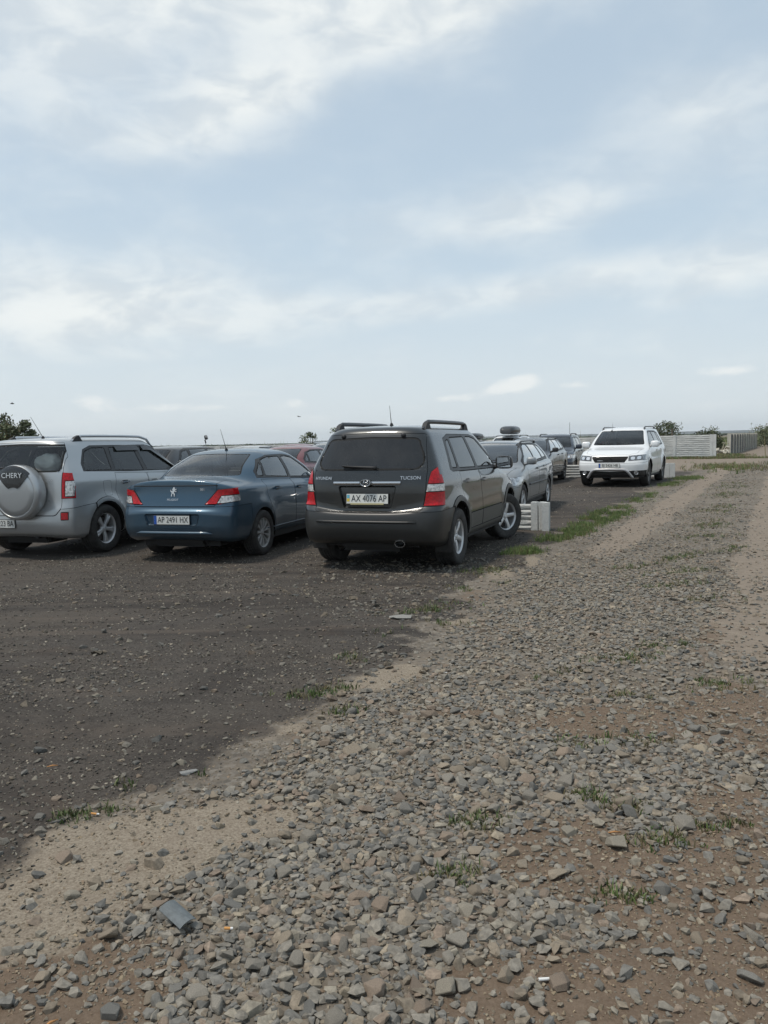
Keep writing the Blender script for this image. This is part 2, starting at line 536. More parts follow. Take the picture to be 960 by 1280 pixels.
def ground_material():
    m = bpy.data.materials.new('gravel and soil'); m.use_nodes = True
    t = NT(m.node_tree); b = m.node_tree.nodes['Principled BSDF']
    pos = t.node('ShaderNodeNewGeometry').outputs['Position']
    a = t.node('ShaderNodeAttribute', attribute_name='soil')
    s = t.node('ShaderNodeSeparateColor'); t.link(a.outputs['Color'], s.inputs[0])
    lot, sand, dirt = s.outputs; pale = a.outputs['Alpha']
    nb = t.noise(pos, 0.9, 5, 0.6); nm = t.noise(pos, 9, 5, 0.65); nf = t.noise(pos, 95, 4, 0.7)
    def vor(scale, feat='F1', out=None, rand=1.0):
        v = t.node('ShaderNodeTexVoronoi', feature=feat)
        t.link(pos, v.inputs['Vector']); v.inputs['Scale'].default_value = scale; v.inputs['Randomness'].default_value = rand
        return v
    v1 = vor(42); v2 = vor(120); v3 = vor(16)
    def hue(v, lo, hi):
        sc = t.node('ShaderNodeSeparateColor'); t.link(v.outputs['Color'], sc.inputs[0])
        return t.smooth(sc.outputs[0], lo, hi), sc.outputs[1]
    h1, g1 = hue(v1, 0, 1); h2, g2 = hue(v2, 0, 1); h3, g3 = hue(v3, 0, 1)
    # stony track: grey-brown chips in brown-grey dust
    tr = t.mix(t.smooth(nm, .35, .7), (0.1825, 0.1534, 0.1185), (0.2839, 0.247, 0.1995))
    chips = t.mix(h1, (0.1352, 0.1274, 0.1112), (0.365, 0.3315, 0.2841))
    tr = t.mix(t.math('MULTIPLY', t.smooth(g1, .35, .6), .8), tr, chips)
    tr = t.mix(t.math('MULTIPLY', t.smooth(nb, .40, .68), .45), tr, (0.2028, 0.1625, 0.1209))
    # dark lot: crushed slag and wet-looking fines
    lo = t.mix(h2, (0.0355, 0.0326, 0.0288), (0.137, 0.1271, 0.1124))
    lo = t.mix(t.math('MULTIPLY', t.smooth(nb, .38, .66), .45), lo, (0.1064, 0.0899, 0.0721))
    lo = t.mix(t.math('MULTIPLY', t.math('MULTIPLY', t.smooth(g1, .80, .9), t.smooth(v1.outputs['Distance'], .012, .006)), .75), lo, (0.3224, 0.2945, 0.2451))
    lo = t.mix(t.math('MULTIPLY', t.smooth(t.noise(pos, .35, 4, .6), .47, .62), .4), lo, (0.1419, 0.124, 0.1009))
    lo = t.mix(t.math('MULTIPLY', t.smooth(t.noise(pos, 2.6, 6, .7, .6), .48, .66), .5), lo, (0.125, 0.115, 0.10))
    lo = t.mix(t.math('MULTIPLY', t.smooth(t.noise(pos, 1.1, 5, .65, .4), .56, .68), .5), lo, (0.105, 0.075, 0.055))
    lo = t.mix(t.math('MULTIPLY', t.smooth(nf, .58, .70), .5), lo, (0.17, 0.16, 0.145))
    sd_ = t.mix(t.smooth(nf, .3, .7), (0.2337, 0.1812, 0.1241), (0.4524, 0.377, 0.2764))
    sd_ = t.mix(t.math('MULTIPLY', t.smooth(nm, .42, .7), .5), sd_, (0.2865, 0.2248, 0.1618))
    di = t.mix(t.smooth(nm, .3, .72), (0.1334, 0.0945, 0.0653), (0.2387, 0.1782, 0.1256))
    di = t.mix(t.math('MULTIPLY', h2, .35), di, (0.3089, 0.243, 0.182))
    pa = t.mix(t.smooth(nm, .3, .7), (0.2496, 0.21, 0.1674), (0.3994, 0.342, 0.2734))
    pa = t.mix(t.math('MULTIPLY', h1, .3), pa, (0.1997, 0.174, 0.1451))
    jit = t.math('MULTIPLY', t.math('SUBTRACT', nm, .5), .8)
    def edge(w): return t.smooth(t.math('ADD', w, jit), .32, .68)
    tr = t.mix(t.smooth(t.noise(pos, 3.1, 5, .65), .38, .66, 0, .4), tr, (0.19, 0.152, 0.118))
    pa = t.mix(.5, pa, t.mix(t.smooth(nf, .3, .7), (.21, .16, .12), (.33, .27, .21)))
    di = t.mix(.5, di, t.mix(t.smooth(nf, .3, .7), (.15, .105, .072), (.25, .185, .135)))
    lo = t.mix(.28, lo, t.mix(t.smooth(nm, .3, .7), (.075, .062, .052), (.115, .098, .082)))
    mp = t.node('ShaderNodeMapping'); t.link(pos, mp.inputs[0]); mp.inputs['Rotation'].default_value = (0, 0, R(-66)); mp.inputs['Scale'].default_value = (.16, 2.6, 1)
    mq = t.node('ShaderNodeMapping'); t.link(pos, mq.inputs[0]); mq.inputs['Rotation'].default_value = (0, 0, R(12)); mq.inputs['Scale'].default_value = (.18, 2.2, 1)
    lo = t.mix(t.smooth(t.noise(mp.outputs[0], 1.2, 4, .6, .3), .46, .66, 0, .62), lo, (0.040, 0.035, 0.031))
    lo = t.mix(t.smooth(t.noise(mq.outputs[0], 1.3, 4, .6, .3), .50, .68, 0, .6), lo, (0.145, 0.122, 0.10))
    lo = t.mix(t.smooth(t.noise(pos, .8, 6, .7, .8), .50, .64, 0, .6), lo, (0.048, 0.042, 0.037))
    tr = t.mix(t.smooth(t.noise(mp.outputs[0], 1.0, 4, .6, .2), .45, .65, 0, .35), tr, (0.13, 0.112, 0.092))
    c = t.mix(edge(pale), tr, pa)
    c = t.mix(edge(dirt), c, di)
    c = t.mix(edge(lot), c, lo)
    c = t.mix(edge(sand), c, sd_)
    c = t.mix(1.0, c, t.mix(edge(sand), t.mix(edge(lot), (.72, .715, .71), (.66, .635, .625)), (.68, .70, .745)), 'MULTIPLY')
    t.link(c, b.inputs['Base Color'])
    b.inputs['Roughness'].default_value = 0.92
    b.inputs['Specular IOR Level'].default_value = 0.25
    nbig = t.noise(pos, 38, 6, 0.72); nfine = t.noise(pos, 160, 5, 0.75)
    hgt = t.math('ADD', t.math('MULTIPLY', v1.outputs['Distance'], -.0), t.math('ADD', t.math('MULTIPLY', nbig, .012), t.math('MULTIPLY', nfine, .004)))
    bp = t.node('ShaderNodeBump'); bp.inputs['Strength'].default_value = .8; bp.inputs['Distance'].default_value = .8
    t.link(hgt, bp.inputs['Height']); t.link(bp.outputs[0], b.inputs['Normal'])
    return m


ground = ground_mesh()
ground.data.materials.append(ground_material())
props(ground, kind='structure')

# ------------------------------------------------------------------ stones


def rock_protos(n, pts, bevel=0.0, seed=1, flat=(.36, .66)):
    out = []
    rr = random.Random(seed)
    for k in range(n):
        bm = bmesh.new()
        a, b, c = 1.0, rr.uniform(.6, .95), rr.uniform(*flat)
        for i in range(pts):
            while True:
                v = Vector((rr.uniform(-1, 1), rr.uniform(-1, 1), rr.uniform(-1, 1)))
                if .2 < v.length < 1: break
            v.normalize()
            # boxier than a ball
            v = Vector([math.copysign(abs(q) ** .75, q) for q in v])
            bm.verts.new((v.x * a * .5, v.y * b * .5, v.z * c * .5))
        r = bmesh.ops.convex_hull(bm, input=bm.verts[:])
        bmesh.ops.delete(bm, geom=list({g for g in r['geom_interior'] + r['geom_unused'] if isinstance(g, bmesh.types.BMVert)}), context='VERTS')
        if bevel:
            bmesh.ops.dissolve_limit(bm, angle_limit=R(14), verts=bm.verts[:], edges=bm.edges[:])
            bmesh.ops.bevel(bm, geom=bm.edges[:], offset=bevel, segments=1, affect='EDGES', clamp_overlap=True)
        bmesh.ops.triangulate(bm, faces=bm.faces[:])
        bmesh.ops.recalc_face_normals(bm, faces=bm.faces[:])
        bm.verts.ensure_lookup_table(); bm.verts.index_update()
        V = np.array([v.co[:] for v in bm.verts]); F = np.array([[v.index for v in f.verts] for f in bm.faces])
        out.append((V, F)); bm.free()
    return out


def stone_tints(n, kind='track'):
    g = rng.uniform(0, 1, n); v = rng.normal(0, 1, n)
    base = np.empty((n, 3))
    if kind == 'track':
        pal = np.array([(.215, .21, .198), (.165, .168, .168), (.25, .24, .215), (.21, .188, .16), (.22, .186, .16), (.13, .136, .14), (.27, .245, .205)])
        w = np.array([.26, .22, .12, .20, .09, .08, .03])
    else:
        pal = np.array([(.04, .04, .04), (.085, .082, .076), (.15, .145, .132), (.21, .20, .18), (.11, .095, .08), (.22, .205, .18)])
        w = np.array([.34, .34, .19, .05, .06, .02])
    idx = rng.choice(len(pal), n, p=w / w.sum())
    base = pal[idx] * (1 + .10 * v)[:, None] * np.array([1.13, 1.05, .93]) * (.82 if kind == 'track' else 1.15)
    return np.clip(base, .02, .5)


def scatter(name, P, size, protos, tints, sink=.28, tilt=12, label=None, parent=ground):
    """joined mesh of many stones"""
    n = len(P)
    k = rng.integers(0, len(protos), n)
    yaw = rng.uniform(0, 2 * np.pi, n); tx = np.radians(rng.normal(0, tilt, n)); ty = np.radians(rng.normal(0, tilt, n))
    Vs, Fs, Ts = [], [], []; off = 0
    for q, (V, F) in enumerate(protos):
        m = np.where(k == q)[0]
        if not len(m): continue
        cy, sy_ = np.cos(yaw[m]), np.sin(yaw[m]); cx, sx_ = np.cos(tx[m]), np.sin(tx[m]); c2, s2 = np.cos(ty[m]), np.sin(ty[m])
        Rz = np.zeros((len(m), 3, 3)); Rz[:, 0, 0] = cy; Rz[:, 0, 1] = -sy_; Rz[:, 1, 0] = sy_; Rz[:, 1, 1] = cy; Rz[:, 2, 2] = 1
        Rx = np.zeros_like(Rz); Rx[:, 0, 0] = 1; Rx[:, 1, 1] = cx; Rx[:, 1, 2] = -sx_; Rx[:, 2, 1] = sx_; Rx[:, 2, 2] = cx
        Ry = np.zeros_like(Rz); Ry[:, 1, 1] = 1; Ry[:, 0, 0] = c2; Ry[:, 0, 2] = s2; Ry[:, 2, 0] = -s2; Ry[:, 2, 2] = c2
        Rm = Rx @ Ry @ Rz
        W = np.einsum('nij,vj->nvi', Rm, V) * size[m][:, None, None]
        hz = -W[:, :, 2].min(1)
        W[:, :, 0] += P[m, 0][:, None]; W[:, :, 1] += P[m, 1][:, None]
        W[:, :, 2] += (P[m, 2] + hz * (1 - 2 * sink))[:, None]
        nv = len(V)
        Vs.append(W.reshape(-1, 3))
        Fs.append((F[None] + (np.arange(len(m)) * nv)[:, None, None] + off).reshape(-1, 3)); off += nv * len(m)
        t4 = np.concatenate([tints[m], np.ones((len(m), 1))], 1)
        Ts.append(np.repeat(t4, nv, 0))
    o = mesh_np(name, np.vstack(Vs), np.vstack(Fs), tint_mat('crushed stone'), parent, False, np.vstack(Ts))
    props(o, label, kind='stuff')
    return o


def wedge(n, r0, r1, a=40, bias=1.0):
    """random points on the ground between two distances, even per square metre"""
    r = np.sqrt(rng.uniform(r0 ** 2, r1 ** 2, n)); th = np.radians(rng.uniform(-a, a, n))
    return np.sin(th) * r, np.cos(th) * r


def place(n_per_m2, r0, r1, densf, a=40):
    area = math.radians(a) * (r1 ** 2 - r0 ** 2)
    n = int(area * n_per_m2)
    x, y = wedge(n, r0, r1, a)
    keep = rng.uniform(0, 1, n) < densf(x, y)
    x, y = x[keep], y[keep]
    return np.stack([x, y, zg(x, y)], 1)


def D_track(x, y): return soils(x, y)[4]


P12 = rock_protos(20, 9, 0, 5)
P20 = rock_protos(24, 13, 0, 6)
P60 = rock_protos(26, 16, .045, 7)
# the 300 largest near stones, each its own part of the ground
big = place(150, 1.55, 4.7, lambda x, y: soils(x, y)[4] ** 1.0 * (1 - .0 * x) + .02)
bigs = np.clip(rng.lognormal(math.log(.052), .30, len(big)), .03, .11)
score = bigs / np.hypot(np.hypot(big[:, 0], big[:, 1]), 1.47)
inview = np.abs(np.arctan2(big[:, 0], big[:, 1])) < R(30)
ok = np.where(inview)[0]
# spread: refuse those that sit inside another
order = ok[np.argsort(-score[ok])]
taken = []
for i in order:
    if all((big[i, 0] - big[j, 0]) ** 2 + (big[i, 1] - big[j, 1]) ** 2 > (.42 * (bigs[i] + bigs[j])) ** 2 for j in taken):
        taken.append(i)
    if len(taken) >= 300: break
bt = stone_tints(400)
stone_mat = tint_mat('single stone', bump=.5, bscale=90, nscale=40, namp=.3)
proto_me = []
for q, (V, F) in enumerate(P60):
    for rep in range(3):
        me = bpy.data.meshes.new('stone')
        me.from_pydata(V.tolist(), [], F.tolist()); me.update()
        a_ = me.color_attributes.new('tint', 'FLOAT_COLOR', 'POINT')
        cc = bt[(q * 3 + rep) % 400]
        a_.data.foreach_set('color', np.tile(np.append(cc, 1), len(V)).astype(np.float32))
        me.materials.append(stone_mat)
        proto_me.append(me)
rs = random.Random(3)
for i in taken:
    me = proto_me[rs.randrange(len(proto_me))]
    o = bpy.data.objects.new('stone', me); COL.objects.link(o); o.parent = ground
    s = bigs[i] * 1.0
    o.scale = (s, s, s)
    o.rotation_euler = (R(rs.gauss(0, 13)), R(rs.gauss(0, 13)), rs.uniform(0, 6.28))
    o.location = (big[i, 0], big[i, 1], big[i, 2] + s * .12)
bigpos = big[taken]; bigrad = bigs[taken]
a = place(3400, 1.3, 4.6, D_track, 54)
# keep the bed stones off the single stones
kp = np.ones(len(a), bool)
for (bx, by, _), br in zip(bigpos, bigrad): kp &= (a[:, 0] - bx) ** 2 + (a[:, 1] - by) ** 2 > (.40 * br) ** 2
a = a[kp]
scatter('bed_gravel', a, np.clip(rng.lognormal(math.log(.026), .42, len(a)), .009, .06), P20, stone_tints(len(a)))
a = place(1300, 4.6, 9, D_track, 46)
scatter('track_gravel', a, np.clip(rng.lognormal(math.log(.031), .36, len(a)), .014, .07), P20, stone_tints(len(a)))
a = place(520, 9, 17, lambda x, y: np.clip(D_track(x, y) * 1.5, 0, 1))
scatter('far_track_gravel', a, np.clip(rng.lognormal(math.log(.036), .32, len(a)), .02, .08), P12, stone_tints(len(a)), sink=.38)
a = place(90, 17, 38, lambda x, y: np.clip(D_track(x, y) * 1.3, 0, 1), 42)
scatter('distant_gravel', a, np.clip(rng.lognormal(math.log(.05), .3, len(a)), .03, .1), P12, stone_tints(len(a)), sink=.4)


def D_loose(x, y):
    lot, sand, dirt, pale, dens, e = soils(x, y)
    return np.clip((.9 * dirt + .35 * sand + .8 * pale + .22 * (1 - lot)), 0, 1) * sstep(.35, .62, fbm(x, y, 2.1, 3, 77)) * (1 - lot)


a = place(5200, 1.3, 5.0, lambda x, y: np.clip(D_loose(x, y) + .45 * (1 - soils(x, y)[0]), 0, 1) * (1 - .6 * soils(x, y)[1]))
scatter('fine_grit', a, np.clip(rng.lognormal(math.log(.0085), .45, len(a)), .0035, .022), P12, stone_tints(len(a)) * [1.05, .98, .88], sink=.3)
a = place(110, 1.3, 12, D_loose, 50)
scatter('loose_stones', a, np.clip(rng.lognormal(math.log(.030), .4, len(a)), .012, .08), P20, stone_tints(len(a)), sink=.35)


def D_lot(x, y):
    lot, sand, dirt, pale, dens, e = soils(x, y)
    return lot * (.35 + .65 * sstep(.4, .62, fbm(x, y, 1.4, 3, 55)))


a = place(2200, 1.8, 6, D_lot, 48)
scatter('slag_grit', a, np.clip(rng.lognormal(math.log(.011), .42, len(a)), .005, .03), P12, stone_tints(len(a), 'lot'), sink=.3)
a = place(650, 6, 12, D_lot)
scatter('lot_grit', a, np.clip(rng.lognormal(math.log(.016), .4, len(a)), .008, .04), P12, stone_tints(len(a), 'lot'), sink=.32)
a = place(60, 12, 24, D_lot)
scatter('far_lot_grit', a, np.clip(rng.lognormal(math.log(.026), .4, len(a)), .012, .06), P12, stone_tints(len(a), 'lot') * 1.2, sink=.32)


def D_lotbig(x, y):
    lot, sand, dirt, pale, dens, e = soils(x, y)
    return lot * (np.clip(np.exp(e / 1.0), .04, 1) * .9 + .03) * (.15 + .85 * sstep(.35, .60, fbm(x, y, 1.0, 3, 56)))


a = place(650, 2, 10, D_lotbig)
scatter('lot_stones', a, np.clip(rng.lognormal(math.log(.028), .45, len(a)), .014, .09), P20, np.clip(stone_tints(len(a)) * .72, .03, .4), sink=.36)

# ------------------------------------------------------------------ car materials
DARK = mat('dark trim', (0.018, 0.018, 0.019), .6, nscale=30, namp=.2)
RUBBER = mat('tyre rubber', (0.035, 0.033, 0.031), .85, nscale=14, namp=.35, bump=.3, bscale=260)
PLASTIC_BLACK = mat('black plastic', (0.018, 0.018, 0.019), .42, dust=.12)
GAP = mat('gap shadow rubber', (0.008, 0.008, 0.008), .8)
CHROME = mat('chrome', (0.58, 0.59, 0.60), .2, metal=1)
ALLOY = mat('alloy', (0.68, 0.69, 0.70), .34, metal=.7, dust=.25)
ALLOY_DARK = mat('dark alloy', (0.16, 0.165, 0.17), .35, metal=.8, dust=.5)
HUBCAP = mat('silver wheel cover', (0.42, 0.43, 0.44), .38, metal=.5, dust=.5)
DISC = mat('brake disc', (0.10, 0.09, 0.085), .5, metal=.6)
UNDER = mat('underbody', (0.014, 0.013, 0.012), .8)
SEAT = mat('seat cloth', (0.10, 0.10, 0.10), .9)
SEAT_TAN = mat('pale seat cloth', (0.16, 0.14, 0.115), .9)
RED = mat('red lens', (0.42, 0.004, 0.008), .25, spec=.35, coat=.2, nscale=40, namp=.3, bump=.35, bscale=55)
CLEAR = mat('clear lens', (0.50, 0.49, 0.47), .18, metal=.35, coat=1, nscale=34, namp=.5)
AMBER = mat('amber lens', (0.55, 0.20, 0.04), .2, coat=1)
HEADL = mat('headlight lens', (0.40, 0.41, 0.42), .1, metal=.55, coat=1, nscale=16, namp=.6)
LAMP = mat('lamp reflector', (0.8, 0.8, 0.8), .12, metal=.8, coat=1)
MIRROR = mat('mirror silver', (0.7, 0.72, 0.74), .03, metal=1)
PLATE = mat('plate white', (0.68, 0.68, 0.64), .4)
PLATE_INK = mat('plate ink', (0.012, 0.012, 0.013), .5)
PLATE_BLUE = mat('plate blue', (0.02, 0.09, 0.38), .4)
PLATE_YEL = mat('plate yellow', (0.65, 0.48, 0.05), .4)
SILVER_TXT = mat('silver badge', (0.62, 0.63, 0.64), .2, metal=.7)
GLASS_DARK = glass('tinted glass', (0.16, 0.17, 0.17), opaque=.72, dirt=.05)
GLASS_MID = glass('smoked glass', (0.60, 0.65, 0.62), opaque=.07, dirt=.07)
GLASS_THIN = glass('clear rear glass', (0.80, 0.84, 0.82), opaque=.02, dirt=.05)
GLASS_CLEAR = glass('window glass', (0.66, 0.76, 0.70), opaque=.04, dirt=.07, refl=1.9)
BACK = (0.02, 0.02, 0.021, 1)


def paint(name, col, metal=.55, rough=.38, dust=.5):
    mat(name + ' shell', col, rough, metal=metal, coat=.9, dust=dust)
    return mat(name, col, rough, metal=metal, coat=.9, back=BACK, dust=dust)


def solid(m):
    return MATS.get(m.name + ' shell', m)


def pchip(y, t):
    """monotone interpolation of y (n,k) at fractional indices t"""
    y = np.asarray(y, float); n = len(y)
    d = np.diff(y, axis=0)
    m = np.zeros_like(y)
    m[0] = d[0]; m[-1] = d[-1]
    a, b = d[:-1], d[1:]
    with np.errstate(divide='ignore', invalid='ignore'):
        hm = np.where(a * b > 0, 2 * a * b / (a + b), 0)
    m[1:-1] = hm
    i = np.clip(np.floor(t).astype(int), 0, n - 2); f = (t - i)[:, None]
    h00 = 2 * f ** 3 - 3 * f ** 2 + 1; h10 = f ** 3 - 2 * f ** 2 + f; h01 = -2 * f ** 3 + 3 * f ** 2; h11 = f ** 3 - f ** 2
    return h00 * y[i] + h10 * m[i] + h01 * y[i + 1] + h11 * m[i + 1]


class Body:
    """half (y>=0) of a car shell, cut into named regions"""
    def __init__(s, rear, front, side, cr=None, cf=None, nr=3.2, nf=2.8, kr=.03, kf=.04, sub=6, NC=14, NS=34,
                 wheels=(), flare=.012, arch_r=.40):
        n = len(rear)
        rear = np.array(rear, float); front = np.array(front, float); side = np.array(side, float)
        cr = np.array(cr if cr is not None else [.34] * n, float); cf = np.array(cf if cf is not None else [.45] * n, float)
        nr = np.array([nr] * n if np.isscalar(nr) else nr, float); nf = np.array([nf] * n if np.isscalar(nf) else nf, float)
        ctl = np.column_stack([rear, front, side, cr, cf, nr, nf])
        t = np.linspace(0, n - 1, (n - 1) * sub + 1)
        rows = pchip(ctl, t)
        th = np.linspace(0, 1, NC + 1) ** 1.0 * math.pi / 2
        grid = []
        for (xr, zr, xf, zf, w, zsr, zsf, c1, c2, n1_, n2_) in rows:
            L = xf - xr
            c1 = min(c1, L * .49); c2 = min(c2, L * .49)
            pts = []
            xm = (xr + xf) / 2
            def wy(x):
                q = (xm - x) / (L / 2)
                return w * (1 - (kr if q > 0 else kf) * abs(q) ** 2.4)
            def zs(x): return zsr + (zsf - zsr) * (x - xr) / max(L, 1e-3)
            for a_ in th:
                sy_ = math.sin(a_) ** (2 / n1_); sx_ = 1 - max(math.cos(a_), 0) ** (2 / n1_)
                x = xr + c1 * sx_; ww = wy(xr + c1)
                g = sy_ ** 3
                pts.append((x, ww * sy_, zr + (zs(x) - zr) * g))
            for k in range(1, NS):
                x = xr + c1 + (xf - c2 - xr - c1) * k / NS
                pts.append((x, wy(x), zs(x)))
            for a_ in th[::-1]:
                sy_ = math.sin(a_) ** (2 / n2_); sx_ = 1 - max(math.cos(a_), 0) ** (2 / n2_)
                x = xf - c2 * sx_; ww = wy(xf - c2)
                g = sy_ ** 3
                pts.append((x, ww * sy_, zf + (zs(x) - zf) * g))
            grid.append(pts)
        G = np.array(grid)
        # wheel-arch flares
        for (wx, wz) in wheels:
            d = np.hypot(G[:, :, 0] - wx, G[:, :, 2] - wz)
            f = np.exp(-((d - arch_r) / .10) ** 2) * (G[:, :, 1] > .55) * (G[:, :, 2] > .2)
            G[:, :, 1] += flare * f
        s.bm = bm = bmesh.new()
        vs = [[bm.verts.new(p) for p in row] for row in G]
        for r in range(len(vs) - 1):
            for c in range(len(vs[0]) - 1):
                q = [vs[r][c], vs[r][c + 1], vs[r + 1][c + 1], vs[r + 1][c]]
                try: bm.faces.new(q)
                except ValueError: pass
        bmesh.ops.remove_doubles(bm, verts=bm.verts[:], dist=2e-4)
        bmesh.ops.dissolve_degenerate(bm, dist=1e-5, edges=bm.edges[:])
        # normals outward
        bmesh.ops.recalc_face_normals(bm, faces=bm.faces[:])
        up_ = sum(f.normal.z * f.calc_area() for f in bm.faces)
        if up_ < 0: bmesh.ops.reverse_faces(bm, faces=bm.faces[:])
        s.rid = bm.faces.layers.int.new('rid')
        s.names = ['body']
        s.bvh = BVHTree.FromBMesh(bm)

    def hit(s, o, d):
        """point and normal of the untouched shell"""
        o = Vector(o); neg = o.y < 0
        if neg: o.y = -o.y; d = (d[0], -d[1], d[2])
        p, n, i, dist = s.bvh.ray_cast(o, Vector(d))
        if p is None: return None, None
        if neg: p.y = -p.y; n.y = -n.y
        return p, n

    def cut(s, name, poly, view, parent=('body',), pred=None):
        """poly convex; view: side (x,z), rear/front (y,z), top (x,y), or a number = heading in degrees looked at from the corner"""
        if name not in s.names: s.names.append(name)
        rid = s.names.index(name)
        par = {s.names.index(p) for p in parent if p in s.names}
        bm = s.bm; L = s.rid
        if view == 'side': ua, ub = Vector((1, 0, 0)), Vector((0, 0, 1))
        elif view in ('rear', 'front'): ua, ub = Vector((0, 1, 0)), Vector((0, 0, 1))
        elif view == 'top': ua, ub = Vector((1, 0, 0)), Vector((0, 1, 0))
        else:
            ua, ub = Vector((math.cos(R(view)), math.sin(R(view)), 0)), Vector((0, 0, 1))
        P = [Vector(p) for p in poly]
        ar = sum(P[i - 1].x * P[i].y - P[i].x * P[i - 1].y for i in range(len(P)))
        if ar < 0: P = P[::-1]
        lo = Vector((min(p.x for p in P), min(p.y for p in P))); hi = Vector((max(p.x for p in P), max(p.y for p in P)))
        cand = []
        for f in bm.faces:
            if f[L] not in par: continue
            if view == 'side' and pred is None and f.calc_center_median().y < .35: continue
            if view == 'rear' and f.normal.x > -.05: continue
            if view == 'front' and f.normal.x < .05: continue
            if view == 'top' and f.normal.z < .2: continue
            if pred and not pred(f.calc_center_median(), f.normal): continue
            us = [v.co.dot(ua) for v in f.verts]; zs_ = [v.co.dot(ub) for v in f.verts]
            if max(us) < lo.x or min(us) > hi.x or max(zs_) < lo.y or min(zs_) > hi.y: continue
            cand.append(f)
        for i in range(len(P)):
            if not cand: break
            a_, b_ = P[i - 1], P[i]
            e = b_ - a_
            if e.length < 1e-6: continue
            nrm2 = Vector((e.y, -e.x)).normalized()       # outward for ccw
            co = ua * a_.x + ub * a_.y; no = ua * nrm2.x + ub * nrm2.y
            vs = {v for f in cand for v in f.verts}; es = {x for f in cand for x in f.edges}
            r = bmesh.ops.bisect_plane(bm, geom=list(vs) + list(es) + cand, dist=1e-5, plane_co=co, plane_no=no)
            fs = [g for g in r['geom'] if isinstance(g, bmesh.types.BMFace) and g.is_valid]
            cand = [f for f in fs if (f.calc_center_median() - co).dot(no) < 1e-6]
        for f in cand: f[L] = rid
        return len(cand)

    def region(s, name):
        """mesh arrays of one region"""
        if name not in s.names: return None
        rid = s.names.index(name)
        vm = {}; V = []; F = []
        for f in s.bm.faces:
            if f[s.rid] != rid: continue
            ix = []
            for v in f.verts:
                if v not in vm: vm[v] = len(V); V.append(v.co.copy())
                ix.append(vm[v])
            F.append(ix)
        return (V, F) if F else None


def region_obj(B, rname, oname, mats, parent, style='gap', mirror='both', ring=.006, deep=.01, push=0.0):
    """make a mesh of a region. mirror: 'both' = one mesh over the centre line, 'L'/'R' = one side only"""
    reg = B.region(rname)
    if reg is None: return None
    V, F = reg
    bm = bmesh.new()
    vs = [bm.verts.new(v) for v in V]
    for f in F: bm.faces.new([vs[i] for i in f])
    if mirror == 'both':
        vm = {}
        vs2 = []
        for v in list(vs):
            if abs(v.co.y) < 1e-4:
                v.co.y = 0; vs2.append(v)
            else: vs2.append(bm.verts.new((v.co.x, -v.co.y, v.co.z)))
        for f in F:
            try: bm.faces.new([vs2[i] for i in f][::-1])
            except ValueError: pass
    elif mirror == 'R':
        for v in bm.verts: v.co.y = -v.co.y
        bmesh.ops.reverse_faces(bm, faces=bm.faces[:])
    bm.normal_update()
    for f in bm.faces: f.smooth = True
    if style != 'plain':
        bd = {v for e in bm.edges if e.is_boundary for v in e.verts}
        tmap = {}
        lim = ring * 1.5
        from mathutils.kdtree import KDTree
        bl = list(bd); kd = KDTree(len(bl))
        for i, v in enumerate(bl): kd.insert(v.co, i)
        kd.balance()
        for v in bm.verts:
            if v in bd: continue
            co, i, dd = kd.find(v.co)
            if dd < lim: tmap[v] = bl[i]
        if tmap: bmesh.ops.weld_verts(bm, targetmap=tmap)
        bd2 = [v for e in bm.edges if e.is_boundary for v in e.verts]
        bmesh.ops.remove_doubles(bm, verts=list(set(bd2)), dist=ring * .6)
        bmesh.ops.dissolve_degenerate(bm, dist=1e-4, edges=bm.edges[:])
        bm.normal_update()
        for f in bm.faces: f.smooth = True
        r = bmesh.ops.inset_region(bm, faces=bm.faces[:], thickness=ring, depth=0.0, use_even_offset=False, use_boundary=True)
        bm.normal_update()
        rf = set(r['faces'])
        inner = [f for f in bm.faces if f not in rf]
        iv = {v for f in inner for v in f.verts}
        for f in rf:
            f.material_index = 1; f.smooth = False
        if push:
            mv = [(v, v.normal.copy()) for v in iv]
            for v, n in mv: v.co += n * push
        nb = {}
        for e in bm.edges:
            if e.is_boundary:
                f = e.link_faces[0]
                if f in rf:
                    for v in e.verts: nb.setdefault(v, Vector()); nb[v] += f.normal
            if len(e.link_faces) == 2 and ((e.link_faces[0] in rf) != (e.link_faces[1] in rf)): e.smooth = False
        for v, n in nb.items():
            if abs(v.co.y) < 1e-3 and mirror != 'both': pass
            if n.length > 0: v.co -= n.normalized() * deep
    return obj_keep(oname, bm, mats, parent)


def obj_keep(name, bm, mats, parent=None):
    me = bpy.data.meshes.new(name); bm.to_mesh(me); bm.free()
    return link(name, me, mats, parent)


def obj_side(name, make, mats, parent, side, smooth=True, sharp=35):
    """a mesh made for the left (+y) side, mirrored for the right"""
    bm = bmesh.new(); make(bm)
    if side < 0:
        for v in bm.verts: v.co.y = -v.co.y
    return obj(name, bm, mats, parent, smooth, sharp)


# ------------------------------------------------------------------ wheels
_wheel = {}


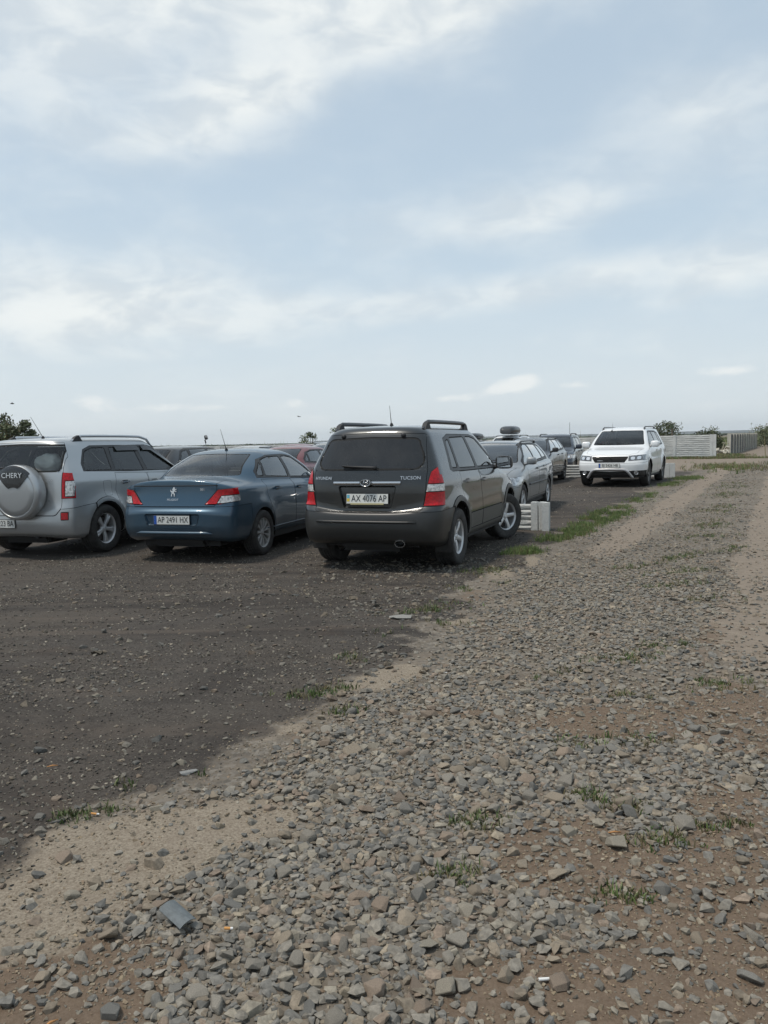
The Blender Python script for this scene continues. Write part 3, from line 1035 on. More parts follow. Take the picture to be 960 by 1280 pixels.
def wheel(parent, x, y, z, r, width, rim_r, style, steer=0.0, side=1, tag=''):
    """wheel > tyre, rim; side +1 = left (outer face to +y)"""
    key = (r, width, rim_r, style)
    if key not in _wheel:
        h = width / 2
        bm = bmesh.new()
        prof = [(rim_r, -h * .86), (rim_r + .012, -h * .93), (r * .90, -h * 1.03), (r * .965, -h * .93), (r * .992, -h * .74)]
        for k, yy in enumerate((-.5, -.17, .17, .5)):
            prof += [(r, (yy - .04) * h * 1.0), (r - .009, (yy - .035) * h), (r - .009, (yy + .035) * h), (r, (yy + .04) * h)]
        prof += [(r * .992, h * .74), (r * .965, h * .93), (r * .90, h * 1.03), (rim_r + .012, h * .93), (rim_r, h * .86)]
        lathe_y(bm, prof, 56)
        bmesh.ops.recalc_face_normals(bm, faces=bm.faces[:])
        for f in bm.faces: f.smooth = True
        for e in bm.edges:
            if len(e.link_faces) == 2 and e.calc_face_angle(0) > R(40): e.smooth = False
        me1 = bpy.data.meshes.new('tyre'); bm.to_mesh(me1); bm.free(); me1.materials.append(RUBBER)
        # rim
        bm = bmesh.new()
        lathe_y(bm, [(rim_r - .006, -h * .8), (rim_r - .012, 0), (rim_r - .016, h * .70), (rim_r + .002, h * .86), (rim_r + .006, h * .80)], 48)
        kind, n, sw = style[:3]
        yo = h * .62; yh = h * .50
        lathe_y(bm, [(.001, yh + .022), (.024, yh + .022), (.032, yh + .014), (.050, yh + .010), (.062, yh - .015), (.05, yh - .05)], 24)
        for k in range(n):
            a0 = 2 * math.pi * k / n + math.pi / 2
            for da, sk in (((-1, 1), (1, 1)) if kind == 'split' else ((0, 1),)):
                aa = a0 + da * sw * .8 / rim_r
                pts = []
                for (rr, hw, yy) in ((.045, sw * (.62 if kind != 'cover' else .35), yh + .004), (rim_r * .6, sw * .5 * (1 if kind != 'cover' else 1.3), yo + .006), (rim_r - .008, sw * (.55 if kind != 'cover' else 1.75), yo + .004)):
                    ang = a0 + (aa - a0) * min(1, rr / rim_r * 1.25)
                    c, s_ = math.cos(ang), math.sin(ang)
                    P = [(rr * c - hw * s_ * t, yy + (0 if abs(t) == 1 else .007), rr * s_ + hw * c * t) for t in (-1, -.55, .55, 1)]
                    Q = [(rr * c - hw * s_ * t, yy - .03, rr * s_ + hw * c * t) for t in (1, -1)]
                    pts.append([bm.verts.new(p) for p in P + Q])
                for A, Bq in zip(pts, pts[1:]):
                    for i in range(6): bm.faces.new((A[i], A[(i + 1) % 6], Bq[(i + 1) % 6], Bq[i]))
                bm.faces.new(pts[0]); bm.faces.new(pts[-1][::-1])
        if kind != 'cover':
            for k in range(5):
                a = 2 * math.pi * (k + .5) / 5
                box(bm, (.036 * math.cos(a), yh + .014, .036 * math.sin(a)), (.012, .012, .012))
        bmesh.ops.recalc_face_normals(bm, faces=bm.faces[:])
        for f in bm.faces: f.smooth = True
        for e in bm.edges:
            if len(e.link_faces) == 2 and e.calc_face_angle(0) > R(28): e.smooth = False
        me2 = bpy.data.meshes.new('rim'); bm.to_mesh(me2); bm.free(); me2.materials.append(style[3])
        bm = bmesh.new()
        lathe_y(bm, [(.001, yh - .035), (rim_r * .72, yh - .035), (rim_r * .72, yh - .06), (rim_r * .97, yh - .075 if kind == 'cover' else -h * .3), (rim_r * .97, -h * .7), (.001, -h * .72)], 32)
        bmesh.ops.recalc_face_normals(bm, faces=bm.faces[:])
        me3 = bpy.data.meshes.new('wheel'); bm.to_mesh(me3); bm.free(); me3.materials.append(DISC)
        _wheel[key] = (me1, me2, me3)
    me1, me2, me3 = _wheel[key]
    hub = link('wheel', me3, None, parent)
    hub.location = (x, y, z)
    hub.rotation_euler = (0, (x * 7.3 + y * 3.1) % 6.28, R(steer) + (0 if side > 0 else math.pi))
    hub.rotation_mode = 'XYZ'
    link('tyre', me1, None, hub); link('rim', me2, None, hub)
    return hub


def arch_liner(parent, wheels, R_, ywall):
    for (x, z) in wheels:
        for s in (1, -1):
            bm = bmesh.new()
            lathe_y(bm, [(R_ + .03, (ywall - .03) * s), (R_ + .03, (ywall - .42) * s), (.02, (ywall - .42) * s)], 24, (x, 0, z), -12, 192)
            obj('wheel_well', bm, UNDER, parent, True, 40)


def seats(parent, rows, m, w=.52, zb=.38, h=.62, n=2, wheel_side=1):
    for k, x in enumerate(rows):
        cols = [-.36, .36] if k == len(rows) - 1 or n == 2 else [0]
        for y in cols:
            bm = bmesh.new()
            box(bm, (x + .24, y, zb + .09), (.5, w, .18), None, .05)
            box(bm, (x - .06, y, zb + .42), (.15, w, .62), Euler((0, R(-14), 0)).to_matrix(), .055)
            box(bm, (x - .17, y, zb + .82), (.09, .26, .17), Euler((0, R(-10), 0)).to_matrix(), .04)
            obj('seat', bm, m, parent, True, 40)


def plate(parent, p, ux, uz, s, wide=.52, blue=True, kind=0):
    """number plate > lettering; p centre, ux writing direction"""
    ux = Vector(ux).normalized(); uz = Vector(uz).normalized(); n = ux.cross(uz); p = Vector(p)
    m = Matrix((ux, uz, n)).transposed()
    bm = bmesh.new()
    box(bm, p + n * .004, (wide + .016, .126, .010), m, .003)
    fr = obj('number_plate', bm, PLASTIC_BLACK, parent)
    bm = bmesh.new(); box(bm, p + n * .0095, (wide, .112, .004), m)
    obj('plate_face', bm, PLATE, fr)
    if blue:
        bm = bmesh.new(); box(bm, p + n * .0125 - ux * (wide / 2 - .022), (.040, .110, .002), m)
        obj('plate_band', bm, PLATE_BLUE, fr)
    if kind == 1:
        bm = bmesh.new(); box(bm, p + n * .0125 - ux * (wide / 2 - .022) + uz * .025, (.034, .040, .002), m)
        obj('plate_band', bm, mat('plate pale blue', (.12, .42, .55), .4), fr)
        bm = bmesh.new(); box(bm, p + n * .0125 - ux * (wide / 2 - .022) - uz * .015, (.034, .036, .002), m)
        obj('plate_band', bm, PLATE_YEL, fr)
        bm = bmesh.new(); box(bm, p + n * .0128 - uz * .060, (wide * .8, .018, .005), m)
        obj('plate_holder', bm, mat('holder yellow', (.45, .40, .22), .5), fr)
    bm = bmesh.new()
    text_mesh(bm, s, .108, p + n * .0128 + ux * .022 + uz * .000, ux, uz, sx=.80 * wide / .52)
    lt = obj('plate_lettering', bm, PLATE_INK, fr)
    return fr


def on_surf(parent, B, s, size, o, d, m=None, sx=1.0, thick=.006, name='badge_lettering', lift=.006):
    p, n = B.hit(o, d)
    uz = (Vector((0, 0, 1)) - n * n.z).normalized()
    return badge_text(parent, s, size, p + n * lift, uz.cross(n), uz, m, sx, thick, name)


def badge_text(parent, s, size, p, ux, uz, m=None, sx=1.0, thick=.006, name='badge_lettering'):
    bm = bmesh.new(); text_mesh(bm, s, size, p, ux, uz, thick=thick, sx=sx)
    return obj(name, bm, m or SILVER_TXT, parent)


def build_car(name, label, cat, loc, heading, S, group=None):
    """S: dict of the model. heading: degrees of the nose from +X. loc: middle of the car on the ground"""
    root = empty(name, (loc[0], loc[1], float(zg(loc[0], loc[1])) + S.get('lift', 0)), R(heading))
    props(root, label, cat, group)
    L = S['L']; half = L / 2
    sh = lambda pts: [(x - half, *r) for (x, *r) in pts]
    P = S['paint']
    wf, wr = S['axf'] - half, S['axr'] - half
    r = S['tyre']; ar = S.get('arch', r + .055)
    hd = S.get('hd', True)
    B = Body(sh(S['rear']), sh(S['front']), S['side'], S.get('cr'), S.get('cf'), S.get('nr', 3.2), S.get('nf', 2.8), S.get('kr', .03), S.get('kf', .04),
             6 if hd else 4, 14 if hd else 8, 34 if hd else 20, [(wf, r), (wr, r)], S.get('flare', .015), ar + .03)
    S['_B'] = B
    circ = lambda x, rad, n=28: [(x + rad * math.cos(2 * math.pi * k / n), r + rad * math.sin(2 * math.pi * k / n)) for k in range(n)]
    trims = S.get('arch_trim', 0)
    for x in (wf, wr):
        an = 'arch_trim_f' if x == wf else 'arch_trim_r'
        if trims: B.cut(an, circ(x, ar + trims), 'side')
        B.cut('_hole', circ(x, ar), 'side', ('body', an))
    D = {k: [(x - half, z) for x, z in v] for k, v in S.get('sidepoly', {}).items()}
    bump_r = S.get('bumper_r'); bump_f = S.get('bumper_f')
    if bump_r:
        x1, zt, zt2 = bump_r
        B.cut('bumper_rear', [(-half - .3, .0), (x1 - half, .0), (x1 - half, zt2), (-half - .3, zt)], 'side', ('body', 'arch_trim_f', 'arch_trim_r'), pred=lambda c, n: True)
    if bump_f:
        x1, zt, zt2 = bump_f
        B.cut('bumper_front', [(half + .3, .0), (half + .3, zt), (half - x1, zt2), (half - x1, .0)], 'side', ('body', 'arch_trim_f', 'arch_trim_r'), pred=lambda c, n: True)
    if S.get('sill'):
        z0 = S['sill']
        B.cut('sill_cladding', [(wr + ar, 0), (wf - ar, 0), (wf - ar, z0), (wr + ar, z0)], 'side', ('body',), pred=lambda c, n: True)
    if 'dlo' in D: B.cut('window_trim', D['dlo'], 'side', ('body',))
    for k in ('door_front', 'door_rear'):
        if k in D: B.cut(k, D[k], 'side', ('body', 'sill_cladding'))
    if S.get('sill'):
        for k in ('door_front', 'door_rear'): B.cut(k + '_clad', [(-half, 0), (half, 0), (half, S['sill'] + .02), (-half, S['sill'] + .02)], 'side', (k,))
    if S.get('fuel'):
        fx, fz, fw, fh = S['fuel']; fx -= half
        B.cut('fuel', rnd_poly([(fx - fw, fz - fh), (fx + fw, fz - fh), (fx + fw, fz + fh), (fx - fw, fz + fh)], .04), 'side')
    for i, poly in enumerate(S.get('windows', [])):
        B.cut('win%d' % i, rnd_poly([(x - half, z) for x, z in poly], .035, 3), 'side', ('window_trim',))
    midx = lambda a: a - half
    if S.get('tailgate'): B.cut('tailgate', rnd_poly(S['tailgate'], .03, 3), 'rear', ('body',) + (('bumper_rear',) if S.get('tg_bump') else ()), pred=lambda c, n: c.x < midx(S.get('tg_x', .75)))
    if S.get('boot_top'): B.cut('tailgate', [(a - half, b) for a, b in S['boot_top']], 'top', ('body',))
    if S.get('rear_glass'):
        B.cut('rear_glass', rnd_poly(S['rear_glass'], S.get('rg_round', .06), 4), 'rear', ('body', 'tailgate'), pred=lambda c, n: c.x < midx(S.get('rg_x', 1.5)) and c.z > S['rear_glass_z'])
    for (nm, poly, view, par) in S.get('rear_lights', []):
        if view == 'side': poly = [(a - half, b) for a, b in poly]
        B.cut(nm, poly, view, par, pred=lambda c, n: c.x < -half + S.get("lx", .34) and c.y > .2)
    if S.get('recess'): B.cut('recess', rnd_poly(S['recess'], .03, 3), 'rear', ('tailgate', 'body', 'bumper_rear'))
    for i, (poly, par) in enumerate(S.get('rear_extra', [])):
        B.cut('rx%d' % i, poly, 'rear', par)
    if S.get('bonnet'): B.cut('bonnet', [(a - half, b) for a, b in S['bonnet']], 'top', ('body',), pred=lambda c, n: c.x > S['cowl'] - half - .1 and c.z > .6)
    if S.get('windscreen'):
        zc, zt, yb, yt = S['windscreen']
        B.cut('windscreen', rnd_poly([(-.1, zc), (yb, zc + .01), (yt, zt - .01), (-.1, zt)], [.0, .05, .05, 0], 4), 'front', ('body', 'bonnet'), pred=lambda c, n: c.x > 0 - .2 and c.z > zc - .05)
    for (nm, poly, view, par) in S.get('head_lights', []):
        if view == 'side': poly = [(a - half, b) for a, b in poly]
        B.cut(nm, poly, view, par, pred=lambda c, n: c.x > half - .85 and c.y > .2)
    for i, (poly, par) in enumerate(S.get('grilles', [])):
        B.cut('grille%d' % i, poly, 'front', par)
    # meshes
    body = region_obj(B, 'body', 'body', [P, GAP], root, 'plain')
    two = ((1, 'L'), (-1, 'R'))
    tm = S.get('trim_mat', PLASTIC_BLACK)
    if trims:
        for q in 'LR':
            for an in ('arch_trim_f', 'arch_trim_r'): region_obj(B, an, 'arch_trim', [tm, GAP], root, 'gap', q, .008, .012, .008)
    region_obj(B, 'bumper_rear', 'rear_bumper', [S.get('bumper_mat', P), GAP], root, 'gap', 'both', .006, .010)
    region_obj(B, 'bumper_front', 'front_bumper', [S.get('bumper_mat', P), GAP], root, 'gap', 'both', .006, .010)
    for q in 'LR': region_obj(B, 'sill_cladding', 'sill_cladding', [tm, GAP], root, 'gap', q, .006, .008, .006)
    region_obj(B, 'fuel', 'fuel_flap', [P, GAP], root, 'gap', S.get('fuel_side', 'R'), .004, .008)
    doors = {}
    for s_, q in two:
        tr = region_obj(B, 'window_trim', 'window_frame', [S.get('frame_mat', PLASTIC_BLACK), GAP], root, 'gap', q, .006, .006)
        for k in ('door_front', 'door_rear'):
            o = region_obj(B, k, 'door', [P, GAP], root, 'gap', q, .007, .013); doors[(k, s_)] = o
            region_obj(B, k + '_clad', 'door_cladding', [tm, GAP], o, 'gap', q, .006, .008, .008)
            if o and k in S.get('handles', {}):
                hx, hz = S['handles'][k]; hp, hn = B.hit((hx - half, 2 * s_, hz), (0, -s_, 0))
                bm = bmesh.new(); box(bm, (hp.x, hp.y + s_ * .028, hp.z), (.20, .022, .026), None, .009)
                box(bm, (hp.x - .075, hp.y + s_ * .012, hp.z), (.03, .03, .024)); box(bm, (hp.x + .075, hp.y + s_ * .012, hp.z), (.03, .03, .024))
                obj('door_handle', bm, solid(S.get('handle_mat', P)), o, True, 40)
                bm = bmesh.new(); box(bm, (hp.x + .01, hp.y + s_ * .0005, hp.z - .004), (.13, .006, .055), None, .002)
                obj('handle_cup', bm, DARK, o)
        for i in range(len(S.get('windows', []))):
            region_obj(B, 'win%d' % i, 'window', [S.get('glass_side', GLASS_MID) if i < S.get('n_clear', 9) else GLASS_DARK, GAP], tr or root, 'gap', q, .010, .002, -.004)
        for (nm, poly, view, par) in {k[0]: k for k in S.get('rear_lights', [])}.values():
            if '_in' in nm: continue
            mm = S.get('lens', {}).get(nm, RED)
            o = region_obj(B, nm, 'tail_light', [mm, GAP], root, 'gap', q, .006, .006, .010)
            for (nn, *_r) in {k[0]: k for k in S.get('rear_lights', []) if k[0].startswith(nm + '_in')}.values():
                region_obj(B, nn, 'reversing_lens', [S.get('lens', {}).get(nn, CLEAR), GAP], o or root, 'gap', q, .004, .002, .012)
        for nm in dict.fromkeys(k[0] for k in S.get('head_lights', [])):
            if '_in' in nm: continue
            o = region_obj(B, nm, 'headlight' if nm[:2] == 'hl' else 'fog_light', [S.get('lens', {}).get(nm, HEADL), GAP], root, 'gap', q, .006, .006, .004)
            for nn in dict.fromkeys(k[0] for k in S.get('head_lights', []) if k[0].startswith(nm + '_in')):
                region_obj(B, nn, 'lamp', [S.get('lens', {}).get(nn, LAMP), GAP], o or root, 'gap', q, .006, .002, -.004)
    tg = region_obj(B, 'tailgate', S.get('tg_name', 'tailgate'), [P, GAP], root, 'gap', 'both', .006, .010)
    rg = region_obj(B, 'rear_glass', 'rear_window', [S.get('glass_rear', GLASS_MID), GAP], tg if (tg and not S.get('boot_top')) else root, 'gap', 'both', .018, .003, -.003)
    region_obj(B, 'recess', 'plate_recess', [P, P], tg or root, 'gap', 'both', .012, -.0, -.028)
    for i in range(len(S.get('rear_extra', []))):
        nm_, mm_ = S['rx'][i]
        region_obj(B, 'rx%d' % i, nm_, [mm_, GAP], root, 'gap', 'both', .005, .006, .004)
    bn = region_obj(B, 'bonnet', 'bonnet', [P, GAP], root, 'gap', 'both', .006, .010)
    region_obj(B, 'windscreen', 'windscreen', [S.get('glass_front', GLASS_CLEAR), GAP], root, 'gap', 'both', .02, .003, -.003)
    for i in range(len(S.get('grilles', []))):
        gm = S.get('grille_mats', {}).get(i, DARK)
        region_obj(B, 'grille%d' % i, 'grille', [gm, CHROME if S.get('grille_chrome') and i == 0 else GAP], root, 'gap', 'both', .012, .002, -.02)
    # underside, wheels, seats
    bm = bmesh.new(); w = S['side'][1][0]
    box(bm, (0, 0, S.get('floor', .30)), (L - .5, (w - .28) * 2, .10)); box(bm, ((wf + wr) / 2, 0, S.get('floor', .30) - .0), (wf - wr - 2 * ar - .02, w * 2 - .06, .12))
    box(bm, (wr, 0, r), (.10, (w - .16) * 2, .09)); box(bm, (-half + .42, .0, .30), (.5, .8, .2), None, .05)
    tube(bm, [(wr - .2, -.35, .28), (wr + 1.6, -.2, .26)], .03)
    obj('underbody', bm, UNDER, root)
    arch_liner(root, [(wf, r), (wr, r)], ar, S['side'][3][0])
    ty = S['track']; tw = S.get('tyre_w', .225); ws = S.get('wheel_style', ('spoke', 5, .03, ALLOY)); rim = S.get('rim', r * .61)
    for (x, st) in ((wf, S.get('steer', 0)), (wr, 0)):
        for s_ in (1, -1): wheel(root, x, ty * s_, r - S.get('lift', 0), r, tw, rim, ws, st, s_)
    sm = S.get('seat_mat', SEAT)
    zb = S.get('seat_z', .42)
    seats(root, [S['seats'][0] - half, S['seats'][1] - half], sm, zb=zb)
    bm = bmesh.new(); cowl = S['cowl'] - half
    box(bm, (cowl - .30, 0, S['side'][7][2] - .10), (.5, 1.36, .20), None, .05)
    o = obj('dashboard', bm, DARK, root, True, 40)
    bm = bmesh.new(); c = Vector((cowl - .66, .36, S['side'][7][2] - .06))
    ring = [(c.x + .03 * math.sin(a) * -1, c.y + .185 * math.cos(a), c.z + .18 * math.sin(a)) for a in [2 * math.pi * k / 20 for k in range(21)]]
    tube(bm, ring, .014, 6, False); tube(bm, [c, c + Vector((.3, 0, -.08))], .03); tube(bm, [c + Vector((0, -.18, 0)), c + Vector((0, .18, 0))], .016)
    obj('steering_wheel', bm, DARK, root, True)
    # mirrors
    if S.get('mirror'):
        mx, mz, mm = S['mirror']; mx -= half; mk_ = S.get('mirror_k', 1.0)
        for s_ in (1, -1):
            hp, hn = B.hit((mx, 2 * s_, mz - .03), (0, -s_, 0))
            y0 = abs(hp.y)
            def mk(bm, y0=y0):
                bmesh.ops.create_uvsphere(bm, u_segments=24, v_segments=14, radius=1)
                for v in bm.verts:
                    q = Vector([math.copysign(abs(c_) ** .55, c_) for c_ in v.co])
                    q.x = q.x if q.x < 0 else q.x * 1.25
                    if v.co.x < -.2: q.x = -.62
                    q = Vector((q.x * .075 * mk_, q.y * .12 * mk_, q.z * .092 * mk_))
                    v.co = Vector((mx + .03, y0 + .13, mz + .04)) + q
                tube(bm, [(mx + .02, y0 - .04, mz - .03), (mx + .03, y0 + .07, mz - .0)], [.035, .028])
            o = obj_side('wing_mirror', mk, solid(mm), root, s_)
            def mk2(bm, y0=y0): box(bm, (mx + .03 - .049 * mk_, y0 + .133, mz + .042), (.006, .19 * mk_, .14 * mk_), None, .002)
            obj_side('mirror_glass', mk2, MIRROR, o, s_)
    # roof rails
    if S.get('rails'):
        x0, x1, y, dz, rad, rm = S['rails']; x0 -= half; x1 -= half
        for s_ in (1, -1):
            def zr(x):
                hp, _ = B.hit((x, y * s_, 3), (0, 0, -1)); return hp.z
            def mk(bm):
                pts = []
                for k in range(11):
                    t = k / 10; x = x0 + (x1 - x0) * t
                    hgt = dz * min(1, math.sin(math.pi * t) * 3.2) if t not in (0, 1) else -.01
                    pts.append((x, y, zr(x) + hgt))
                tube(bm, pts, [rad * .8] + [rad] * 9 + [rad * .8], 8)
                bmesh.ops.scale(bm, vec=(1, 1, 1), verts=bm.verts)
            o = obj_side('roof_rail', mk, rm, root, s_)
            for x, d in ((x0 + .03, 1), (x1 - .03, -1)):
                def mk2(bm):
                    z = zr(x)
                    prism(bm, [(x - .03 * d, z - .02), (x + .20 * d, z - .02), (x + .12 * d, z + dz + rad * .6), (x + .04 * d, z + dz * .8)], 'xz', y - rad, y + rad)
                obj_side('rail_foot', mk2, DARK, o, s_)
    if S.get('antenna'):
        ax, ay, ln, lean = S['antenna']; ax -= half
        hp, _ = B.hit((ax, ay if ay else .001, 3), (0, 0, -1))
        bm = bmesh.new(); tube(bm, [(ax, ay, hp.z - .005), (ax - .01, ay, hp.z + .03)], [.028, .014]); tube(bm, [(ax - .01, ay, hp.z + .02), (ax - .01 - ln * math.sin(R(lean)), ay, hp.z + .02 + ln * math.cos(R(lean)))], [.005, .0022], 6)
        obj('antenna', bm, DARK, root, True)
    if S.get('wiper'):
        (y0, z0), (y1, z1) = S['wiper']
        pts = []
        for k in range(7):
            t = k / 6; yy = y0 + (y1 - y0) * t; zz = z0 + (z1 - z0) * t
            hp, hn = B.hit((-half - 1, yy, zz), (1, 0, 0)); pts.append(hp + Vector((-.03, 0, 0)))
        bm = bmesh.new(); tube(bm, pts, [.022, .016, .014, .012, .010, .008, .008], 6)
        tube(bm, [p + Vector((.012, 0, -.006)) for p in pts[1:]], .007, 5)
        obj('rear_wiper', bm, DARK, tg or root, True)
    if S.get('front_wipers', True) and S.get('windscreen'):
        zc = S['windscreen'][0]
        for yy in (.48, -.12):
            pts = []
            for k in range(6):
                t = k / 5; hp, hn = B.hit((half + 1, yy - .52 * t, zc + .035 + .03 * t), (-1, 0, 0))
                if hp is not None: pts.append(hp + Vector((.018, 0, .012)))
            if len(pts) > 2:
                bm = bmesh.new(); tube(bm, pts, .009, 5); obj('wiper', bm, DARK, root, True)
    if S.get('plate_r'):
        s_, z, tilt, kind, wd, rec = S['plate_r']
        py = S.get('plate_y', 0)
        hp, hn = B.hit((-half - 1, py + .01, z), (1, 0, 0))
        plate(root, (hp.x - .006 + rec, py, z), (0, -1, 0), (math.sin(R(tilt)), 0, math.cos(R(tilt))), s_, wd, kind != 1, kind)
    if S.get('plate_f'):
        s_, z, tilt, kind, wd = S['plate_f']
        hp, hn = B.hit((half + 1, .01, z), (-1, 0, 0))
        plate(root, (hp.x + .012, 0, z), (0, 1, 0), (-math.sin(R(tilt)), 0, math.cos(R(tilt))), s_, wd, kind != 1, kind)
    if S.get('extra'): S['extra'](root, B, half, tg)
    B.bm.free()
    return root


def suv_profiles(L, W, H, hood=1.05, zb=1.07, xr_top=.50, xcowl=1.0, roof_f=1.72, glass_b=1.12):
    """rows of a five-door off-roader; lengths in metres"""
    w = W / 2
    rear = [(.12, .30), (.04, .36), (0, .50), (.01, .60), (.035, .655), (.10, .675), (.12, .95), (.16, glass_b), (.32, H * .835), (xr_top, H * .953), (xr_top + .06, H * .977), (1.1, H - .005), (L * .44, H)]
    fx = lambda d: L - d
    front = [(fx(.13), .26), (fx(.05), .33), (fx(.005), .48), (fx(0), .60), (fx(.035), .72), (fx(.12), hood - .18), (fx(.48), hood - .06), (fx(xcowl), hood + .05), (fx(xcowl + .37), H * .81), (fx(roof_f), H * .93), (fx(roof_f + .10), H * .96), (fx(roof_f + .4), H - .012), (L * .452, H)]
    side = [(w - .095, .26, .26), (w - .035, .32, .32), (w - .012, .45, .45), (w, .60, .60), (w - .002, .70, .70), (w - .012, .82, .80), (w - .022, zb - .11, zb - .13), (w - .055, zb + .01, zb - .03), (w - .155, H * .80, H * .79),
            (w - .27, H * .94, H * .935), (w - .335, H * .971, H * .968), (w * .35, H - .006, H - .010), (0, H, H)]
    return rear, front, side

# ------------------------------------------------------------------ the cars
P_TUC = paint('dark grey green metallic', (0.021, 0.023, 0.0235), .5, .27, .06)
P_CHE = paint('silver metallic', (0.42, 0.435, 0.44), .6, .34, .22)
P_PEU = paint('blue metallic', (0.019, 0.066, 0.112), .55, .34, .25)
P_WAG = paint('grey silver metallic', (0.25, 0.265, 0.275), .6, .36, .45)
P_NAVY = paint('dark slate blue', (0.020, 0.026, 0.038), .5, .36, .3)
P_SUV = paint('dark blue grey', (0.030, 0.040, 0.060), .5, .36, .3)
P_WHITE = paint('white enamel', (0.78, 0.79, 0.79), 0, .36, .22)
P_RED = paint('dark red enamel', (0.13, 0.010, 0.014), .1, .35, .4)
P_BLACK = paint('black enamel', (0.014, 0.015, 0.018), .2, .32, .4)
P_PALE = paint('pale silver', (0.5, 0.51, 0.5), .4, .36, .4)
P_BROWN = paint('brown enamel', (0.10, 0.03, 0.015), .2, .4, .4)
CLAD = mat('grey cladding', (0.058, 0.060, 0.060), .42, dust=.25)
BUMP = mat('dark grey bumper', (0.018, 0.019, 0.019), .36, dust=.08)


def logo_oval(bm, c, a, b, th, ux, uz):
    """oval ring with a leaning H in it"""
    ux = Vector(ux); uz = Vector(uz); n = ux.cross(uz); c = Vector(c)
    pts = [c + ux * a * math.cos(t) + uz * b * math.sin(t) + n * .006 for t in [2 * math.pi * k / 28 for k in range(29)]]
    tube(bm, pts, th, 6, False)
    for s in (-1, 1):
        tube(bm, [c + ux * (s * .33 * a - .10 * a) - uz * b * .72 + n * .006, c + ux * (s * .33 * a + .10 * a) + uz * b * .72 + n * .006], th * .9, 6)
    tube(bm, [c - ux * a * .33 - uz * b * .12 + n * .006, c + ux * a * .33 + uz * b * .12 + n * .006], th * .8, 6)


def tucson_extra(root, B, h, tg):
    zc = 1.0
    pts = []
    for k in range(13):
        y = -.42 + .84 * k / 12
        hp, _ = B.hit((-h - 1, y if abs(y) > 1e-3 else .001, zc), (1, 0, 0)); pts.append(hp)
    bm = bmesh.new()
    rows = []
    for p in pts:
        rows.append([bm.verts.new(p + Vector(q)) for q in ((.01, 0, -.021), (-.016, 0, -.018), (-.024, 0, .002), (-.016, 0, .020), (.01, 0, .022))])
    for a, b in zip(rows, rows[1:]):
        for i in range(4): bm.faces.new((a[i], a[i + 1], b[i + 1], b[i]))
    bm.faces.new(rows[0]); bm.faces.new(rows[-1][::-1])
    obj('chrome_trim', bm, CHROME, tg, True, 50)
    mid = pts[6]
    bm = bmesh.new(); lathe_y(bm, [(.001, 0), (.052, 0), (.056, -.008), (.056, .02)], 24)
    bmesh.ops.transform(bm, matrix=Matrix.Translation(mid + Vector((-.028, 0, .006))) @ Matrix.Rotation(R(-90), 4, 'Z') @ Matrix.Diagonal((1.25, -1, .8, 1)), verts=bm.verts[:])
    lg = obj('emblem_base', bm, mat('emblem grey', (.18, .19, .20), .3, metal=.4), tg, True, 40)
    bm = bmesh.new(); logo_oval(bm, mid + Vector((-.034, 0, .006)), .062, .039, .007, (0, -1, 0), (0, 0, 1))
    obj('emblem', bm, CHROME, lg, True)
    on_surf(tg, B, 'HYUNDAI', .052, (-h - 1, .56, 1.055), (1, 0, 0))
    on_surf(tg, B, 'TUCSON', .056, (-h - 1, -.53, 1.055), (1, 0, 0), sx=1.05)
    # lock barrel, hinge caps of the window
    p, n = B.hit((-h - 1, -.31, .90), (1, 0, 0))
    for s in (1, -1):
        p, n = B.hit((-h - 1, .38 * s, 1.535), (1, 0, 0))
        bm = bmesh.new(); bmesh.ops.create_uvsphere(bm, u_segments=12, v_segments=8, radius=.028)
        bmesh.ops.transform(bm, matrix=Matrix.Translation(p + Vector((.0, 0, .01))) @ Matrix.Diagonal((.9, 1.1, 1, 1)), verts=bm.verts[:])
        obj('window_hinge', bm, DARK, tg, True)
    # exhaust pipe
    bm = bmesh.new(); lathe_y(bm, [(.026, .12), (.030, -.02), (.046, -.10), (.050, -.10), (.050, .0), (.03, .1)], 20)
    bmesh.ops.transform(bm, matrix=Matrix.Translation((-h + .14, -.42, .315)) @ Matrix.Rotation(R(-90), 4, 'Z') @ Matrix.Diagonal((1.25, 1, .85, 1)), verts=bm.verts[:])
    obj('exhaust_pipe', bm, CHROME, root, True, 40)
    # step in the bumper, lower lip
    bm = bmesh.new()
    pts = []
    for k in range(13):
        y = -.62 + 1.24 * k / 12; hp, _ = B.hit((-h - 1, y if abs(y) > 1e-3 else .001, .56), (1, 0, 0)); pts.append(hp + Vector((-.004, 0, 0)))
    tube(bm, pts, .016, 6); obj('bumper_rib', bm, BUMP, root, True)
    # mud flaps
    for s in (1, -1):
        bm = bmesh.new(); box(bm, (B.bm and (-h + .86 - .40), .80 * s, .30), (.02, .20, .26), Euler((0, R(-10), 0)).to_matrix(), .008)
        obj('mud_flap', bm, RUBBER, root)


